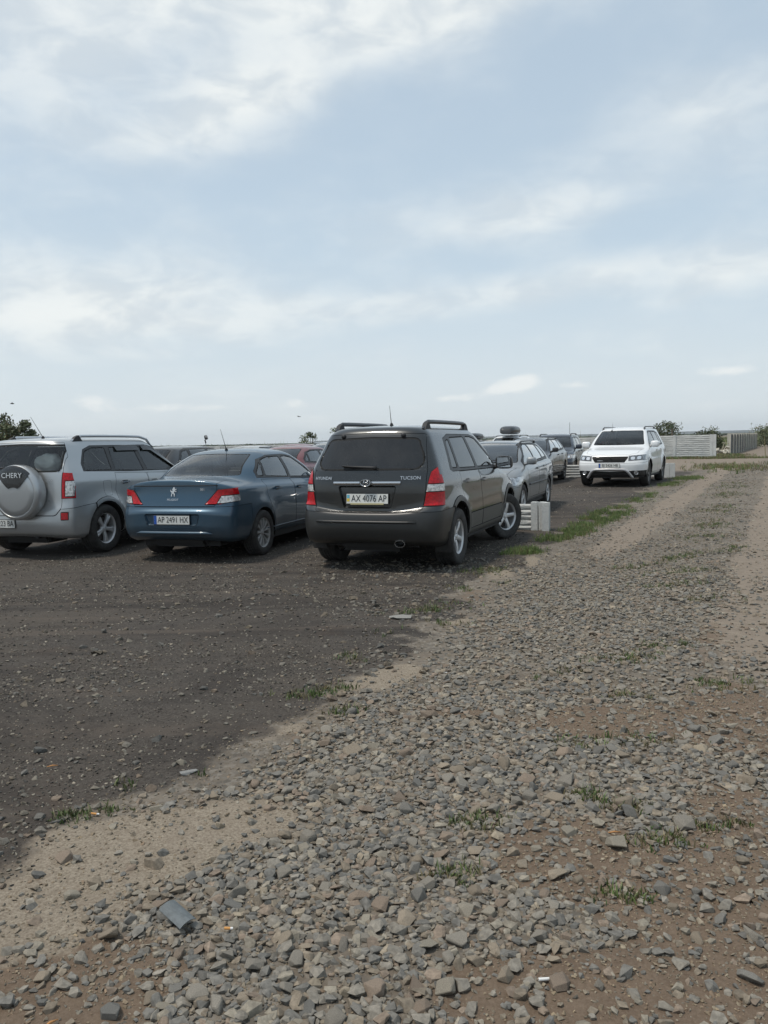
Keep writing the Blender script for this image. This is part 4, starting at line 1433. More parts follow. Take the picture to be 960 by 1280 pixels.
r_, f_, s_p = suv_profiles(4.325, 1.80, 1.68, hood=1.03, zb=1.08, xr_top=.40)
r_[6] = (.11, .95); r_[7] = (.14, 1.12); r_[8] = (.265, 1.40); r_[9] = (.375, 1.605); r_[10] = (.45, 1.645)
TUC = dict(L=4.325, rear=r_, front=f_, side=s_p, paint=P_TUC, axr=.86, axf=3.49, tyre=.345, arch=.395, arch_trim=.075, flare=.02, track=.775, tyre_w=.235,
           cr=[.34, .36, .38, .38, .36, .34, .33, .30, .25, .24, .26, .3, .4], cf=[.5, .55, .6, .62, .6, .6, .55, .34, .26, .26, .3, .4, .4], nr=3.4, nf=2.7,
           wheel_style=('spoke', 5, .052, ALLOY), rim=.212, steer=-27, lift=.03, trim_mat=CLAD, bumper_mat=BUMP, bumper_r=(.62, .655, .70), bumper_f=(.55, .60, .62), sill=.54,
           sidepoly=dict(dlo=[(.72, 1.13), (.90, 1.50), (1.15, 1.555), (2.15, 1.55), (2.38, 1.52), (2.95, 1.18), (3.03, 1.07), (.80, 1.10)],
                         door_rear=[(1.30, .36), (1.93, .36), (1.90, 1.09), (1.05, 1.10), (1.02, .9), (1.12, .62)],
                         door_front=[(1.94, .36), (2.96, .36), (3.04, .8), (3.03, 1.07), (1.91, 1.09)]),
           windows=[[(1.94, 1.12), (1.90, 1.52), (2.12, 1.52), (2.34, 1.49), (2.86, 1.16), (2.88, 1.11)], [(1.10, 1.135), (1.17, 1.51), (1.79, 1.52), (1.83, 1.12)],
                    [(.82, 1.145), (.97, 1.47), (1.09, 1.49), (1.02, 1.14)]], glass_side=GLASS_DARK,
           handles=dict(door_rear=(1.28, .97), door_front=(2.06, .95)), handle_mat=mat('handle silver', (.4, .41, .42), .3, metal=.6),
           tailgate=[(-.1, .675), (.66, .675), (.70, .8), (.71, 1.15), (.62, 1.56), (-.1, 1.585)], rear_glass=[(-.1, 1.15), (.60, 1.15), (.665, 1.22), (.655, 1.29), (.57, 1.51), (-.1, 1.53)],
           rear_glass_z=1.1, rg_round=.07, glass_rear=GLASS_DARK,
           rear_lights=[('tl', [(.675, .735), (1.0, .735), (1.0, .98), (.87, 1.17), (.80, 1.19), (.74, 1.12)], 'rear', ('body', 'tailgate')),
                        ('tl_in', [(.60, .90), (1.0, .90), (1.0, .985), (.60, .985)], 'rear', ('tl',))],
           recess=[(-.1, .715), (.29, .715), (.36, .965), (-.1, .965)], bonnet=[(3.36, -.1), (4.17, -.1), (4.10, .5), (3.95, .66), (3.42, .72)], cowl=3.32,
           windscreen=(1.115, 1.55, .66, .55), head_lights=[('hl', [(.52, .70), (.86, .74), (.87, .89), (.53, .85)], 'front', ('body', 'bumper_front'))],
           grilles=[([(-.1, .70), (.42, .70), (.44, .83), (-.1, .83)], ('body', 'bumper_front')), ([(-.1, .36), (.5, .36), (.45, .50), (-.1, .50)], ('body', 'bumper_front'))],
           seats=(2.0, 1.15), mirror=(2.90, 1.10, PLASTIC_BLACK), rails=(.52, 2.35, .56, .07, .026, mat('rail dark', (.05, .052, .055), .35, metal=.4)), antenna=(.95, 0.0, .23, 12),
           wiper=((-.12, 1.175), (.32, 1.20)), plate_r=('AX 4076 AP', .82, 6, 1, .52, .024), plate_f=('AX 4076 AP', .50, 0, 1, .52), extra=tucson_extra)
tucson = build_car('parked_suv', 'dark grey off-roader in front, seen from behind, front wheels turned and plate AX 4076 AP', 'car', (.575, 11.0, 0), 68, TUC, 'cars parked on the gravel lot')


def chery_extra(root, B, h, tg):
    c = Vector((-h - .10, -.15, .93))
    bm = bmesh.new()
    lathe_y(bm, [(.355, .15), (.378, .12), (.382, .0), (.376, -.028), (.358, -.046), (.335, -.052), (.330, -.046), (.318, -.046), (.312, -.054), (.24, -.062), (.12, -.066), (.001, -.068)], 56)
    T = Matrix.Translation(c) @ Matrix.Rotation(R(-90), 4, 'Z')
    T = Matrix.Translation(c) @ Matrix(((0, 1, 0, 0), (-1, 0, 0, 0), (0, 0, 1, 0), (0, 0, 0, 1)))
    bmesh.ops.transform(bm, matrix=T, verts=bm.verts[:])
    sw = obj('spare_wheel_cover', bm, solid(P_CHE), tg, True, 50)
    # black shield at the top of the cover
    bm = bmesh.new()
    def P(y, z, lift=0.0):
        rr = math.hypot(y, z)
        prof = [(0, -.068), (.12, -.066), (.24, -.062), (.335, -.054), (.358, -.046), (.376, -.028), (.382, .0)]
        x = .03
        for (r0, x0), (r1, x1) in zip(prof, prof[1:]):
            if r0 <= rr <= r1: x = x0 + (x1 - x0) * (rr - r0) / (r1 - r0)
        return c + Vector((x - .006 - lift, y, z))
    n = 14
    rows = []
    for j in range(11):
        t = j / 10
        row = []
        zz0 = .055 + .33 * t
        hw = .075 + .285 * t ** .8
        for i in range(n + 1):
            u = -1 + 2 * i / n
            y = hw * u
            zt = zz0 + (.02 * (1 - u * u) if t < .5 else 0)
            rr = math.hypot(y, zt)
            if rr > .372: k_ = .372 / rr; y *= k_; zt *= k_
            row.append(bm.verts.new(P(y, zt)))
        rows.append(row)
    for a, b in zip(rows, rows[1:]):
        for i in range(n):
            try: bm.faces.new((a[i], a[i + 1], b[i + 1], b[i]))
            except ValueError: pass
    o = obj('cover_badge_panel', bm, mat('gloss black', (.012, .012, .013), .25, coat=.5), sw, True, 60)
    bm = bmesh.new(); text_mesh(bm, 'CHERY', .098, P(0, .235, .012), (0, -1, 0), (.06, 0, 1), thick=.004, sx=1.1)
    obj('cover_lettering', bm, SILVER_TXT, o)
    # moulding under the cover, reflector, reversing camera bump
    on_surf(tg, B, 'TIGGO', .05, (-h - 1, -.52, 1.08), (1, 0, 0))
    on_surf(tg, B, 'FL', .045, (-h - 1, -.54, .80), (1, 0, 0))
    bm = bmesh.new(); box(bm, (-h + .22, -.25, .30), (.22, .07, .05), None, .01); obj('tow_eye', bm, DARK, root)
    for s in (1, -1):
        # smoked wind deflectors above the side windows
        for x0, x1 in ((1.40, 2.0), (2.1, 2.95)):
            bm = bmesh.new(); prev = None
            for k in range(9):
                x = x0 + (x1 - x0) * k / 8
                zt = (1.545 if x < 2.3 else 1.545 - (x - 2.3) * .55); zb_ = zt - .075
                p1, _ = B.hit((x - h, 2 * s, zt), (0, -s, 0)); p2, _ = B.hit((x - h, 2 * s, zb_), (0, -s, 0))
                a = bm.verts.new(p1 + Vector((0, .008 * s, 0))); b = bm.verts.new(p2 + Vector((0, .028 * s, 0)))
                if prev: bm.faces.new((prev[0], a, b, prev[1]))
                prev = (a, b)
            obj('wind_deflector', bm, mat('smoked acrylic', (.02, .022, .024), .15), root, True)


r_, f_, s_p = suv_profiles(4.28, 1.765, 1.69, hood=1.05, zb=1.13, xr_top=.24, glass_b=1.18, xcowl=1.05, roof_f=1.75)
r_[4] = (.02, .655); r_[5] = (.05, .70); r_[6] = (.07, .95); r_[7] = (.09, 1.16); r_[8] = (.15, 1.42); r_[9] = (.22, 1.61); r_[10] = (.28, 1.65)
CHE = dict(L=4.28, rear=r_, front=f_, side=s_p, paint=P_CHE, axr=.84, axf=3.35, tyre=.348, arch=.395, arch_trim=.07, flare=.03, track=.76, tyre_w=.235,
           cr=[.30, .32, .34, .34, .32, .26, .24, .22, .22, .22, .24, .3, .4], cf=[.5, .55, .6, .62, .6, .6, .55, .34, .26, .26, .3, .4, .4], nr=4.0, nf=2.7,
           wheel_style=('split', 5, .034, ALLOY), rim=.222, trim_mat=P_CHE, bumper_mat=P_CHE, bumper_r=(.60, .66, .74), bumper_f=(.55, .60, .62),
           sidepoly=dict(dlo=[(.48, 1.17), (.50, 1.30), (.66, 1.50), (.85, 1.555), (2.25, 1.555), (2.45, 1.52), (3.0, 1.18), (3.04, 1.09), (1.5, 1.15)],
                         door_rear=[(1.30, .36), (1.98, .36), (1.96, 1.12), (1.16, 1.15), (1.10, .9), (1.16, .65)],
                         door_front=[(1.99, .36), (2.90, .36), (3.0, .8), (3.03, 1.08), (1.97, 1.12)]),
           windows=[[(2.02, 1.15), (1.98, 1.52), (2.23, 1.52), (2.42, 1.49), (2.94, 1.18), (2.96, 1.12)], [(1.20, 1.18), (1.26, 1.52), (1.88, 1.52), (1.92, 1.15)],
                    [(.52, 1.20), (.54, 1.29), (.68, 1.47), (.86, 1.52), (1.16, 1.52), (1.12, 1.19)]], glass_side=GLASS_MID, fuel=(.92, .93, .09, .11), fuel_side='R',
           handles=dict(door_rear=(1.34, 1.0), door_front=(2.12, .98)), handle_mat=CHROME,
           tailgate=[(-.1, .60), (.64, .60), (.72, .70), (.725, 1.16), (.66, 1.60), (-.1, 1.62)], tg_bump=1, rear_glass=[(-.1, 1.20), (.66, 1.20), (.695, 1.24), (.64, 1.57), (-.1, 1.59)],
           rear_glass_z=1.15, rg_round=.03, glass_rear=GLASS_THIN,
           rear_lights=[('tl', [(.715, .83), (.90, .83), (1.0, 1.0), (1.0, 1.15), (.715, 1.19)], 'rear', ('body', 'tailgate')),
                        ('tl_in', [(.76, .86), (.84, .86), (.84, 1.07), (.76, 1.07)], 'rear', ('tl',)),
                        ('refl', [(.715, .54), (.80, .54), (.80, .645), (.715, .645)], 'rear', ('bumper_rear', 'body', 'tailgate'))], lens={'refl': RED}, lx=.27, plate_y=.26,
           bonnet=[(3.30, -.1), (4.12, -.1), (4.06, .5), (3.9, .66), (3.36, .72)], cowl=3.23, windscreen=(1.135, 1.56, .66, .55),
           head_lights=[('hl', [(.52, .72), (.86, .76), (.87, .92), (.53, .87)], 'front', ('body', 'bumper_front'))],
           grilles=[([(-.1, .72), (.42, .72), (.44, .85), (-.1, .85)], ('body', 'bumper_front')), ([(-.1, .36), (.5, .36), (.45, .50), (-.1, .50)], ('body', 'bumper_front'))],
           seats=(2.0, 1.15), mirror=(2.88, 1.14, P_CHE), rails=(.55, 2.6, .56, .06, .022, mat('rail silver', (.55, .56, .57), .3, metal=.7)), antenna=(.62, -.03, .36, 38),
           wiper=((-.15, 1.235), (.35, 1.27)), plate_r=('AA 2223 BA', .49, 0, 0, .52, .0), plate_f=('AA 2223 BA', .5, 0, 0, .52), extra=chery_extra)


def peugeot_extra(root, B, h, tg):
    # rearing lion cut from sheet metal
    p, n = B.hit((-h - 1, .001, .93), (1, 0, 0))
    uz = (Vector((0, 0, 1)) - n * n.z).normalized(); ux = uz.cross(n)
    L_ = [(-.10, .62), (.05, .85), (.25, .95), (.38, .80), (.52, .74), (.46, .62), (.34, .58), (.62, .50), (.80, .62), (.86, .50), (.70, .36), (.40, .34), (.60, .12), (.78, .16), (.82, .02), (.62, -.04),
          (.34, .08), (.20, -.18), (.42, -.40), (.36, -.80), (.56, -.88), (.16, -.92), (.18, -.55), (-.10, -.36), (-.30, -.60), (-.22, -.88), (-.52, -.90), (-.46, -.50), (-.30, -.20), (-.58, -.02), (-.66, .30),
          (-.50, .48), (-.48, .25), (-.30, .12), (-.12, .20), (-.18, .42)]
    bm = bmesh.new(); c = p + n * .012
    f = bm.faces.new([bm.verts.new(c + ux * a * .062 + uz * b * .066) for a, b in L_])
    r = bmesh.ops.extrude_face_region(bm, geom=[f]); bmesh.ops.translate(bm, vec=-n * .012, verts=[v for v in r['geom'] if isinstance(v, bmesh.types.BMVert)])
    bmesh.ops.triangulate(bm, faces=bm.faces[:])
    obj('lion_emblem', bm, CHROME, root)
    on_surf(root, B, 'PEUGEOT', .038, (-h - 1, .001, .825), (1, 0, 0))
    on_surf(root, B, '301', .045, (-h - 1, -.42, .955), (1, 0, 0))
    # dull ledge low on the bumper
    pts = []
    for k in range(15):
        y = -.56 + 1.12 * k / 14; hp, _ = B.hit((-h - 1, y if abs(y) > 1e-3 else .001, .40 - .012 * (abs(y) > .5)), (1, 0, 0)); pts.append(hp + Vector((-.012, 0, 0)))
    bm = bmesh.new(); tube(bm, pts, [.008] + [.022] * 13 + [.008], 8); obj('bumper_rib', bm, P_PEU, root, True)
    # crease under the lid edge
    pts = []
    for k in range(13):
        y = -.62 + 1.24 * k / 12; hp, _ = B.hit((-h - 1, y if abs(y) > 1e-3 else .001, 1.005), (1, 0, 0)); pts.append(hp + Vector((-.001, 0, 0)))
    bm = bmesh.new(); tube(bm, pts, .006, 5); obj('boot_lid_seam', bm, GAP, root, True)
    bm = bmesh.new(); box(bm, (-h + .95, 0, 1.03), (.62, 1.25, .03), None, .01); obj('parcel_shelf', bm, SEAT, root)
    for s in (1, -1):
        pts = []
        for k in range(17):
            x = -h + 1.1 + 2.2 * k / 16; hp, _ = B.hit((x, 2 * s, .36), (0, -s, 0)); pts.append(hp)
        bm = bmesh.new(); tube(bm, pts, .007, 6); obj('rubbing_strip', bm, P_PEU, root, True)


SED_side = [(.78, .26, .24), (.84, .32, .30), (.865, .46, .44), (.874, .60, .58), (.874, .72, .68), (.868, .84, .77), (.852, .96, .88), (.80, 1.015, .945), (.71, 1.20, 1.19), (.595, 1.375, 1.37), (.53, 1.415, 1.41), (.3, 1.46, 1.455), (0, 1.468, 1.468)]
PEU = dict(L=4.44, rear=[(.14, .30), (.05, .36), (.0, .50), (.0, .66), (.04, .72), (.09, .92), (.10, 1.075), (.60, 1.10), (.95, 1.26), (1.36, 1.405), (1.46, 1.43), (1.75, 1.463), (2.1, 1.468)],
           front=[(4.32, .22), (4.40, .30), (4.44, .44), (4.43, .58), (4.38, .68), (4.25, .78), (3.9, .90), (3.42, .985), (3.0, 1.21), (2.62, 1.385), (2.5, 1.42), (2.35, 1.455), (2.2, 1.468)],
           side=SED_side, paint=P_PEU, axr=.95, axf=3.60, tyre=.312, arch=.355, flare=.015, track=.765, tyre_w=.20,
           cr=[.34, .36, .38, .38, .36, .34, .30, .34, .30, .28, .3, .35, .4], cf=[.5, .55, .6, .62, .6, .6, .55, .34, .28, .28, .3, .35, .4], nr=[3.6] * 7 + [2.8] * 6, nf=2.7, kr=.07,
           wheel_style=('cover', 11, .019, HUBCAP), rim=.205, bumper_mat=P_PEU, bumper_r=(.62, .735, .74), bumper_f=(.55, .60, .62),
           sidepoly=dict(dlo=[(1.00, 1.06), (1.02, 1.15), (1.30, 1.31), (1.60, 1.365), (2.2, 1.37), (2.45, 1.335), (3.05, 1.03), (3.12, .965)],
                         door_rear=[(1.36, .34), (2.05, .34), (2.03, 1.0), (1.10, 1.04), (1.10, .85), (1.22, .60)],
                         door_front=[(2.06, .34), (2.98, .34), (3.08, .75), (3.11, .965), (2.03, 1.01)]),
           windows=[[(2.09, 1.03), (2.06, 1.335), (2.2, 1.34), (2.42, 1.31), (2.98, 1.03), (3.02, .995)], [(1.28, 1.075), (1.35, 1.30), (1.60, 1.34), (1.97, 1.34), (2.00, 1.035)],
                    [(1.06, 1.085), (1.07, 1.14), (1.29, 1.275), (1.22, 1.08)]], glass_side=GLASS_CLEAR, frame_mat=PLASTIC_BLACK,
           handles=dict(door_rear=(1.42, .90), door_front=(2.2, .87)),
           tailgate=[(-.1, .745), (.60, .745), (.62, .80), (.60, 1.10), (-.1, 1.10)], tg_name='boot_lid', tg_x=.42, boot_top=[(-.1, -.1), (.56, -.1), (.52, .56), (-.1, .60)],
           rear_glass=[(-.1, 1.105), (.575, 1.105), (.59, 1.12), (.47, 1.385), (-.1, 1.40)], rear_glass_z=1.095, rg_x=1.6, rg_round=.02, glass_rear=GLASS_THIN,
           rear_lights=[('tl', [(.46, .765), (.62, .955), (1.0, .985), (1.0, .82), (.64, .765)], 'rear', ('body', 'tailgate')),
                        ('tl_in', [(.62, .775), (.66, .87), (.86, .885), (.86, .80), (.70, .775)], 'rear', ('tl',))], lx=.36,
           recess=[(-.1, .50), (.36, .50), (.40, .64), (-.1, .64)],
           bonnet=[(3.45, -.1), (4.24, -.1), (4.16, .5), (4.0, .66), (3.5, .72)], cowl=3.42, windscreen=(1.0, 1.385, .66, .53),
           head_lights=[('hl', [(.50, .62), (.86, .66), (.87, .80), (.53, .76)], 'front', ('body', 'bumper_front'))],
           grilles=[([(-.1, .64), (.36, .64), (.40, .73), (-.1, .73)], ('body', 'bumper_front')), ([(-.1, .34), (.5, .34), (.45, .46), (-.1, .46)], ('body', 'bumper_front'))],
           seats=(2.2, 1.35), seat_z=.30, floor=.26, mirror=(3.0, 1.0, P_PEU), antenna=(1.56, 0.0, .32, 28), seat_mat=SEAT,
           plate_r=('AP 2491 HX', .57, 0, 0, .52, .022), plate_f=('AP 2491 HX', .42, 0, 0, .52), extra=peugeot_extra)
peugeot = build_car('parked_sedan', 'blue four-door sedan with plate AP 2491 HX between the silver and the dark grey off-roaders', 'car', (-2.10, 12.25, 0), 73, PEU, 'cars parked on the gravel lot')
chery = build_car('parked_suv', 'silver off-roader with a round spare wheel cover on its tailgate, plate ending 2223 BA', 'car', (-4.5, 12.95, 0), 73, CHE, 'cars parked on the gravel lot')


def front_lower(root, B, h, z0=.22, z1=.34):
    pass


def dodge_extra(root, B, h, tg):
    # bright hoop across the lower bumper
    pts = []
    for y, z in ((-.62, .25), (-.60, .28), (-.50, .42), (-.44, .47), (-.36, .49), (0, .495), (.36, .49), (.44, .47), (.50, .42), (.60, .28), (.62, .25)):
        hp, _ = B.hit((h + 1, y if abs(y) > 1e-3 else .001, max(z, .30)), (-1, 0, 0)); pts.append((hp.x + .02, y, z))
    bm = bmesh.new(); tube(bm, pts, [.03] + [.036] * 9 + [.03], 10); obj('bumper_hoop', bm, mat('satin silver', (.5, .5, .51), .35, metal=.6, dust=.3), root, True)
    for s in (1, -1):
        hp, _ = B.hit((h + 1, .70 * s, .40), (-1, 0, 0))
        bm = bmesh.new(); lathe_y(bm, [(.001, .0), (.045, .0), (.058, .012), (.062, -.03)], 20)
        bmesh.ops.transform(bm, matrix=Matrix.Translation((hp.x + .004, .70 * s, .40)) @ Matrix.Rotation(R(-90 + 25 * s), 4, 'Z') @ Matrix.Rotation(0, 4, 'X'), verts=bm.verts[:])
        obj('fog_light', bm, HEADL, root, True, 40)
    # cross bars of the grille
    hp, _ = B.hit((h + 1, .001, .76), (-1, 0, 0))
    bm = bmesh.new(); box(bm, (hp.x - .002, 0, .755), (.03, .07, .17), None, .01); obj('grille_bar', bm, PLASTIC_BLACK, root, True, 40)
    for z in (.79, .755, .72):
        pts = []
        for k in range(9):
            y = -.44 + .88 * k / 8; q, _ = B.hit((h + 1, y if abs(y) > 1e-3 else .001, z), (-1, 0, 0)); pts.append(q + Vector((-.012, 0, 0)))
        bm = bmesh.new(); tube(bm, pts, .006, 5); obj('grille_bar', bm, PLASTIC_BLACK, root)
    bm = bmesh.new(); box(bm, (hp.x + .008, -.26, .735), (.006, .16, .022), Euler((0, 0, R(-8))).to_matrix()); obj('grille_badge', bm, SILVER_TXT, root)


r_, f_, s_p = suv_profiles(4.89, 1.88, 1.68, hood=1.06, zb=1.10, xcowl=1.18, roof_f=1.98, glass_b=1.15, xr_top=.40)
DOD = dict(L=4.89, rear=r_, front=f_, side=s_p, paint=P_WHITE, axr=1.03, axf=3.92, tyre=.36, arch=.40, arch_trim=.06, flare=.03, track=.81, tyre_w=.235,
           cr=[.34] * 6 + [.33, .30, .25, .24, .26, .3, .4], cf=[.42, .46, .48, .48, .48, .5, .5, .34, .26, .26, .3, .4, .4], nr=3.4, nf=3.0,
           wheel_style=('split', 5, .036, ALLOY_DARK), rim=.232, trim_mat=P_WHITE, bumper_mat=P_WHITE, bumper_r=(.62, .655, .70), bumper_f=(.62, .64, .70),
           sidepoly=dict(dlo=[(.72, 1.15), (.95, 1.50), (1.3, 1.565), (2.5, 1.565), (2.75, 1.53), (3.30, 1.20), (3.40, 1.09), (.85, 1.13)],
                         door_rear=[(1.50, .36), (2.25, .36), (2.23, 1.11), (1.20, 1.12), (1.22, .9), (1.34, .6)],
                         door_front=[(2.26, .36), (3.30, .36), (3.40, .8), (3.40, 1.08), (2.23, 1.11)]),
           windows=[[(2.28, 1.15), (2.24, 1.53), (2.49, 1.53), (2.71, 1.50), (3.24, 1.19), (3.28, 1.13)], [(1.30, 1.16), (1.36, 1.52), (2.13, 1.53), (2.17, 1.15)],
                    [(.86, 1.17), (1.02, 1.48), (1.27, 1.52), (1.21, 1.16)]], glass_side=GLASS_MID, handles=dict(door_rear=(1.52, .99), door_front=(2.42, .98)),
           tailgate=[(-.1, .675), (.66, .675), (.70, .8), (.71, 1.15), (.62, 1.58), (-.1, 1.60)], rear_glass=[(-.1, 1.17), (.60, 1.17), (.665, 1.24), (.57, 1.52), (-.1, 1.55)], rear_glass_z=1.1, glass_rear=GLASS_DARK,
           rear_lights=[('tl', [(.60, .88), (1.0, .88), (1.0, 1.05), (.60, 1.05)], 'rear', ('body', 'tailgate'))],
           bonnet=[(3.76, -.1), (4.78, -.1), (4.72, .5), (4.5, .70), (3.8, .76)], cowl=3.71, windscreen=(1.145, 1.575, .73, .60), glass_front=GLASS_MID,
           head_lights=[('hl', [(.50, .72), (1.0, .75), (1.0, .90), (.50, .865)], 'front', ('body', 'bumper_front')),
                        ('hl_in', rnd_poly([(.55, .755), (.67, .755), (.67, .85), (.55, .85)], .04), 'front', ('hl',)), ('hl_in2', rnd_poly([(.71, .765), (.82, .765), (.82, .86), (.71, .86)], .04), 'front', ('hl',)),
                        ],
           grilles=[([(-.1, .68), (.40, .68), (.485, .80), (.485, .845), (-.1, .845)], ('body', 'bumper_front')), ([(-.1, .20), (1.2, .20), (1.2, .46), (.60, .45), (-.1, .42)], ('body', 'bumper_front'))],
           grille_mats={0: GAP, 1: DARK}, lens={'hl': mat('headlight glass dark', (.16, .165, .17), .08, metal=.5, coat=1, nscale=18, namp=.7)},
           seats=(2.45, 1.55), mirror=(3.22, 1.13, P_WHITE), rails=(.60, 2.75, .60, .055, .018, mat('rail dark', (.05, .052, .055), .35, metal=.4)), antenna=(2.9, -.3, .28, 30),
           plate_f=('BI 5426 HB', .60, 0, 0, .56), plate_r=('BI 5426 HB', .85, 0, 0, .52, 0), extra=dodge_extra)

EST_r = [(.14, .28), (.05, .34), (.0, .46), (.0, .60), (.03, .66), (.07, .72), (.10, .92), (.16, 1.0), (.36, 1.22), (.62, 1.41), (.70, 1.435), (1.1, 1.47), (1.95, 1.485)]
EST_f = [(4.50, .22), (4.58, .30), (4.62, .44), (4.61, .56), (4.56, .66), (4.43, .77), (4.05, .895), (3.52, .985), (3.12, 1.20), (2.74, 1.385), (2.62, 1.42), (2.4, 1.465), (2.1, 1.485)]
EST_z = .965
EST_s = [(.80, .26, .24), (.85, .32, .30), (.875, .46, .44), (.884, .58, .56), (.884, .70, .66), (.878, .82, .77), (.860, .93, .87), (.81, .99, .95), (.715, 1.21, 1.20), (.60, 1.39, 1.38), (.54, 1.43, 1.42), (.3, 1.475, 1.47), (0, 1.486, 1.486)]
EST_r, EST_f, EST_s = [[(a, *[z * (1 if z < .9 else 1 - .035 * min(1, (z - .9) / .4)) for z in r]) for a, *r in q] for q in (EST_r, EST_f, EST_s)]
EST = dict(L=4.62, rear=EST_r, front=EST_f, side=EST_s, paint=P_WAG, axr=1.02, axf=3.70, tyre=.318, arch=.36, flare=.016, track=.77, tyre_w=.21,
           cr=[.40, .44, .46, .46, .44, .40, .36, .30, .28, .26, .3, .35, .4], cf=[.5, .55, .6, .62, .6, .6, .55, .34, .28, .28, .3, .35, .4], nr=3.2, nf=2.7,
           wheel_style=('split', 6, .024, ALLOY), rim=.205, bumper_mat=P_WAG, bumper_r=(.62, .66, .68), bumper_f=(.55, .58, .60),
           sidepoly=dict(dlo=[(.62, 1.05), (.90, 1.31), (1.2, 1.385), (2.4, 1.38), (2.6, 1.345), (3.18, 1.04), (3.24, .965), (.66, 1.02)],
                         door_rear=[(1.40, .34), (2.12, .34), (2.10, 1.0), (1.18, 1.02), (1.14, .85), (1.26, .60)],
                         door_front=[(2.13, .34), (3.08, .34), (3.20, .75), (3.23, .965), (2.10, 1.0)]),
           windows=[[(2.17, 1.03), (2.14, 1.345), (2.36, 1.35), (2.56, 1.32), (3.10, 1.04), (3.13, 1.0)], [(1.24, 1.05), (1.32, 1.34), (2.04, 1.35), (2.07, 1.03)],
                    [(.74, 1.07), (.95, 1.29), (1.22, 1.335), (1.14, 1.06)]], glass_side=GLASS_CLEAR, frame_mat=PLASTIC_BLACK, handles=dict(door_rear=(1.5, .89), door_front=(2.3, .87)),
           tailgate=[(-.1, .68), (.62, .68), (.66, .80), (.68, 1.0), (.58, 1.38), (-.1, 1.40)], rear_glass=[(-.1, 1.02), (.62, 1.02), (.55, 1.34), (-.1, 1.37)], rear_glass_z=1.0, glass_rear=GLASS_MID,
           rear_lights=[('tl', [(.62, .72), (1.0, .72), (1.0, .92), (.62, .92)], 'rear', ('body', 'tailgate'))],
           bonnet=[(3.55, -.1), (4.42, -.1), (4.34, .5), (4.18, .66), (3.6, .72)], cowl=3.52, windscreen=(1.0, 1.39, .68, .55), glass_front=GLASS_CLEAR,
           head_lights=[('hl', [(.42, .60), (1.0, .63), (1.0, .80), (.48, .74)], 'front', ('body', 'bumper_front')), ('hl_in', rnd_poly([(.54, .635), (.66, .635), (.66, .725), (.54, .725)], .035), 'front', ('hl',))],
           grilles=[([(-.1, .58), (.34, .58), (.40, .72), (-.1, .72)], ('body', 'bumper_front')), ([(-.1, .30), (.6, .30), (.55, .40), (-.1, .42)], ('body', 'bumper_front'))], grille_chrome=True,
           seats=(2.3, 1.4), seat_z=.30, floor=.26, mirror=(3.10, 1.0, P_WAG), rails=(.85, 2.55, .55, .045, .016, mat('rail dark', (.05, .052, .055), .35, metal=.4)), antenna=(.8, 0, .2, 40),
           plate_f=('AE 3174 IM', .45, 0, 0, .52), plate_r=('AE 3174 IM', .85, 0, 0, .52, 0))


def wag_extra(root, B, h, tg):
    for s in (1, -1):
        pts = []
        for k in range(17):
            x = -h + 1.35 + 1.85 * k / 16; hp, _ = B.hit((x, 2 * s, .60), (0, -s, 0)); pts.append(hp)
        bm = bmesh.new(); tube(bm, pts, .018, 6); obj('rubbing_strip', bm, PLASTIC_BLACK, root, True)


EST['mirror_k'] = .78
PEU['mirror_k'] = .8
WAG = dict(EST, extra=wag_extra); WAG.pop('plate_f')
GRP = 'cars parked on the gravel lot'
wagon = build_car('parked_estate', 'silver grey estate facing us behind the nearest low concrete fence', 'car', (2.28, 16.11, 0), 248.7, WAG, GRP)
dodge = build_car('parked_crossover', 'white crossover facing us with a silver hoop on its bumper, plate BI 5426 HB', 'car', (7.37, 24.03, 0), 243.2, DOD, GRP)


def variant(base, **kw):
    d = dict(base); d.update(kw)
    for k in ('extra', 'plate_r', 'plate_f'):
        if k not in kw: d.pop(k, None)
    return d


CTUC = variant(TUC, steer=0, arch_trim=0, sill=0, wheel_style=('spoke', 5, .04, ALLOY_DARK))
NAV = variant(EST, paint=P_NAVY, bumper_mat=P_NAVY, hd=False, mirror=(3.10, 1.0, PLASTIC_BLACK), antenna=None, wiper=None, wheel_style=('split', 5, .03, ALLOY_DARK))
navy = build_car('parked_estate', 'dark slate estate between the silver grey estate and the blue grey off-roader, facing us', 'car', (4.85, 25.76, 0), 248.2, NAV, GRP)
SUV6 = variant(DOD, lift=-.10, paint=P_SUV, bumper_mat=P_SUV, trim_mat=PLASTIC_BLACK, hd=False, mirror=(3.22, 1.13, P_SUV), glass_front=GLASS_MID, antenna=None,
               lens={'hl': mat('headlight warm', (.45, .40, .36), .1, metal=.4, coat=1, nscale=18, namp=.5)}, rails=(.6, 2.75, .6, .05, .02, PLASTIC_BLACK))
suv6 = build_car('parked_suv', 'blue grey off-roader facing us behind the far low concrete fence, left of the white crossover', 'car', (7.0, 31.89, 0), 250, SUV6, GRP)


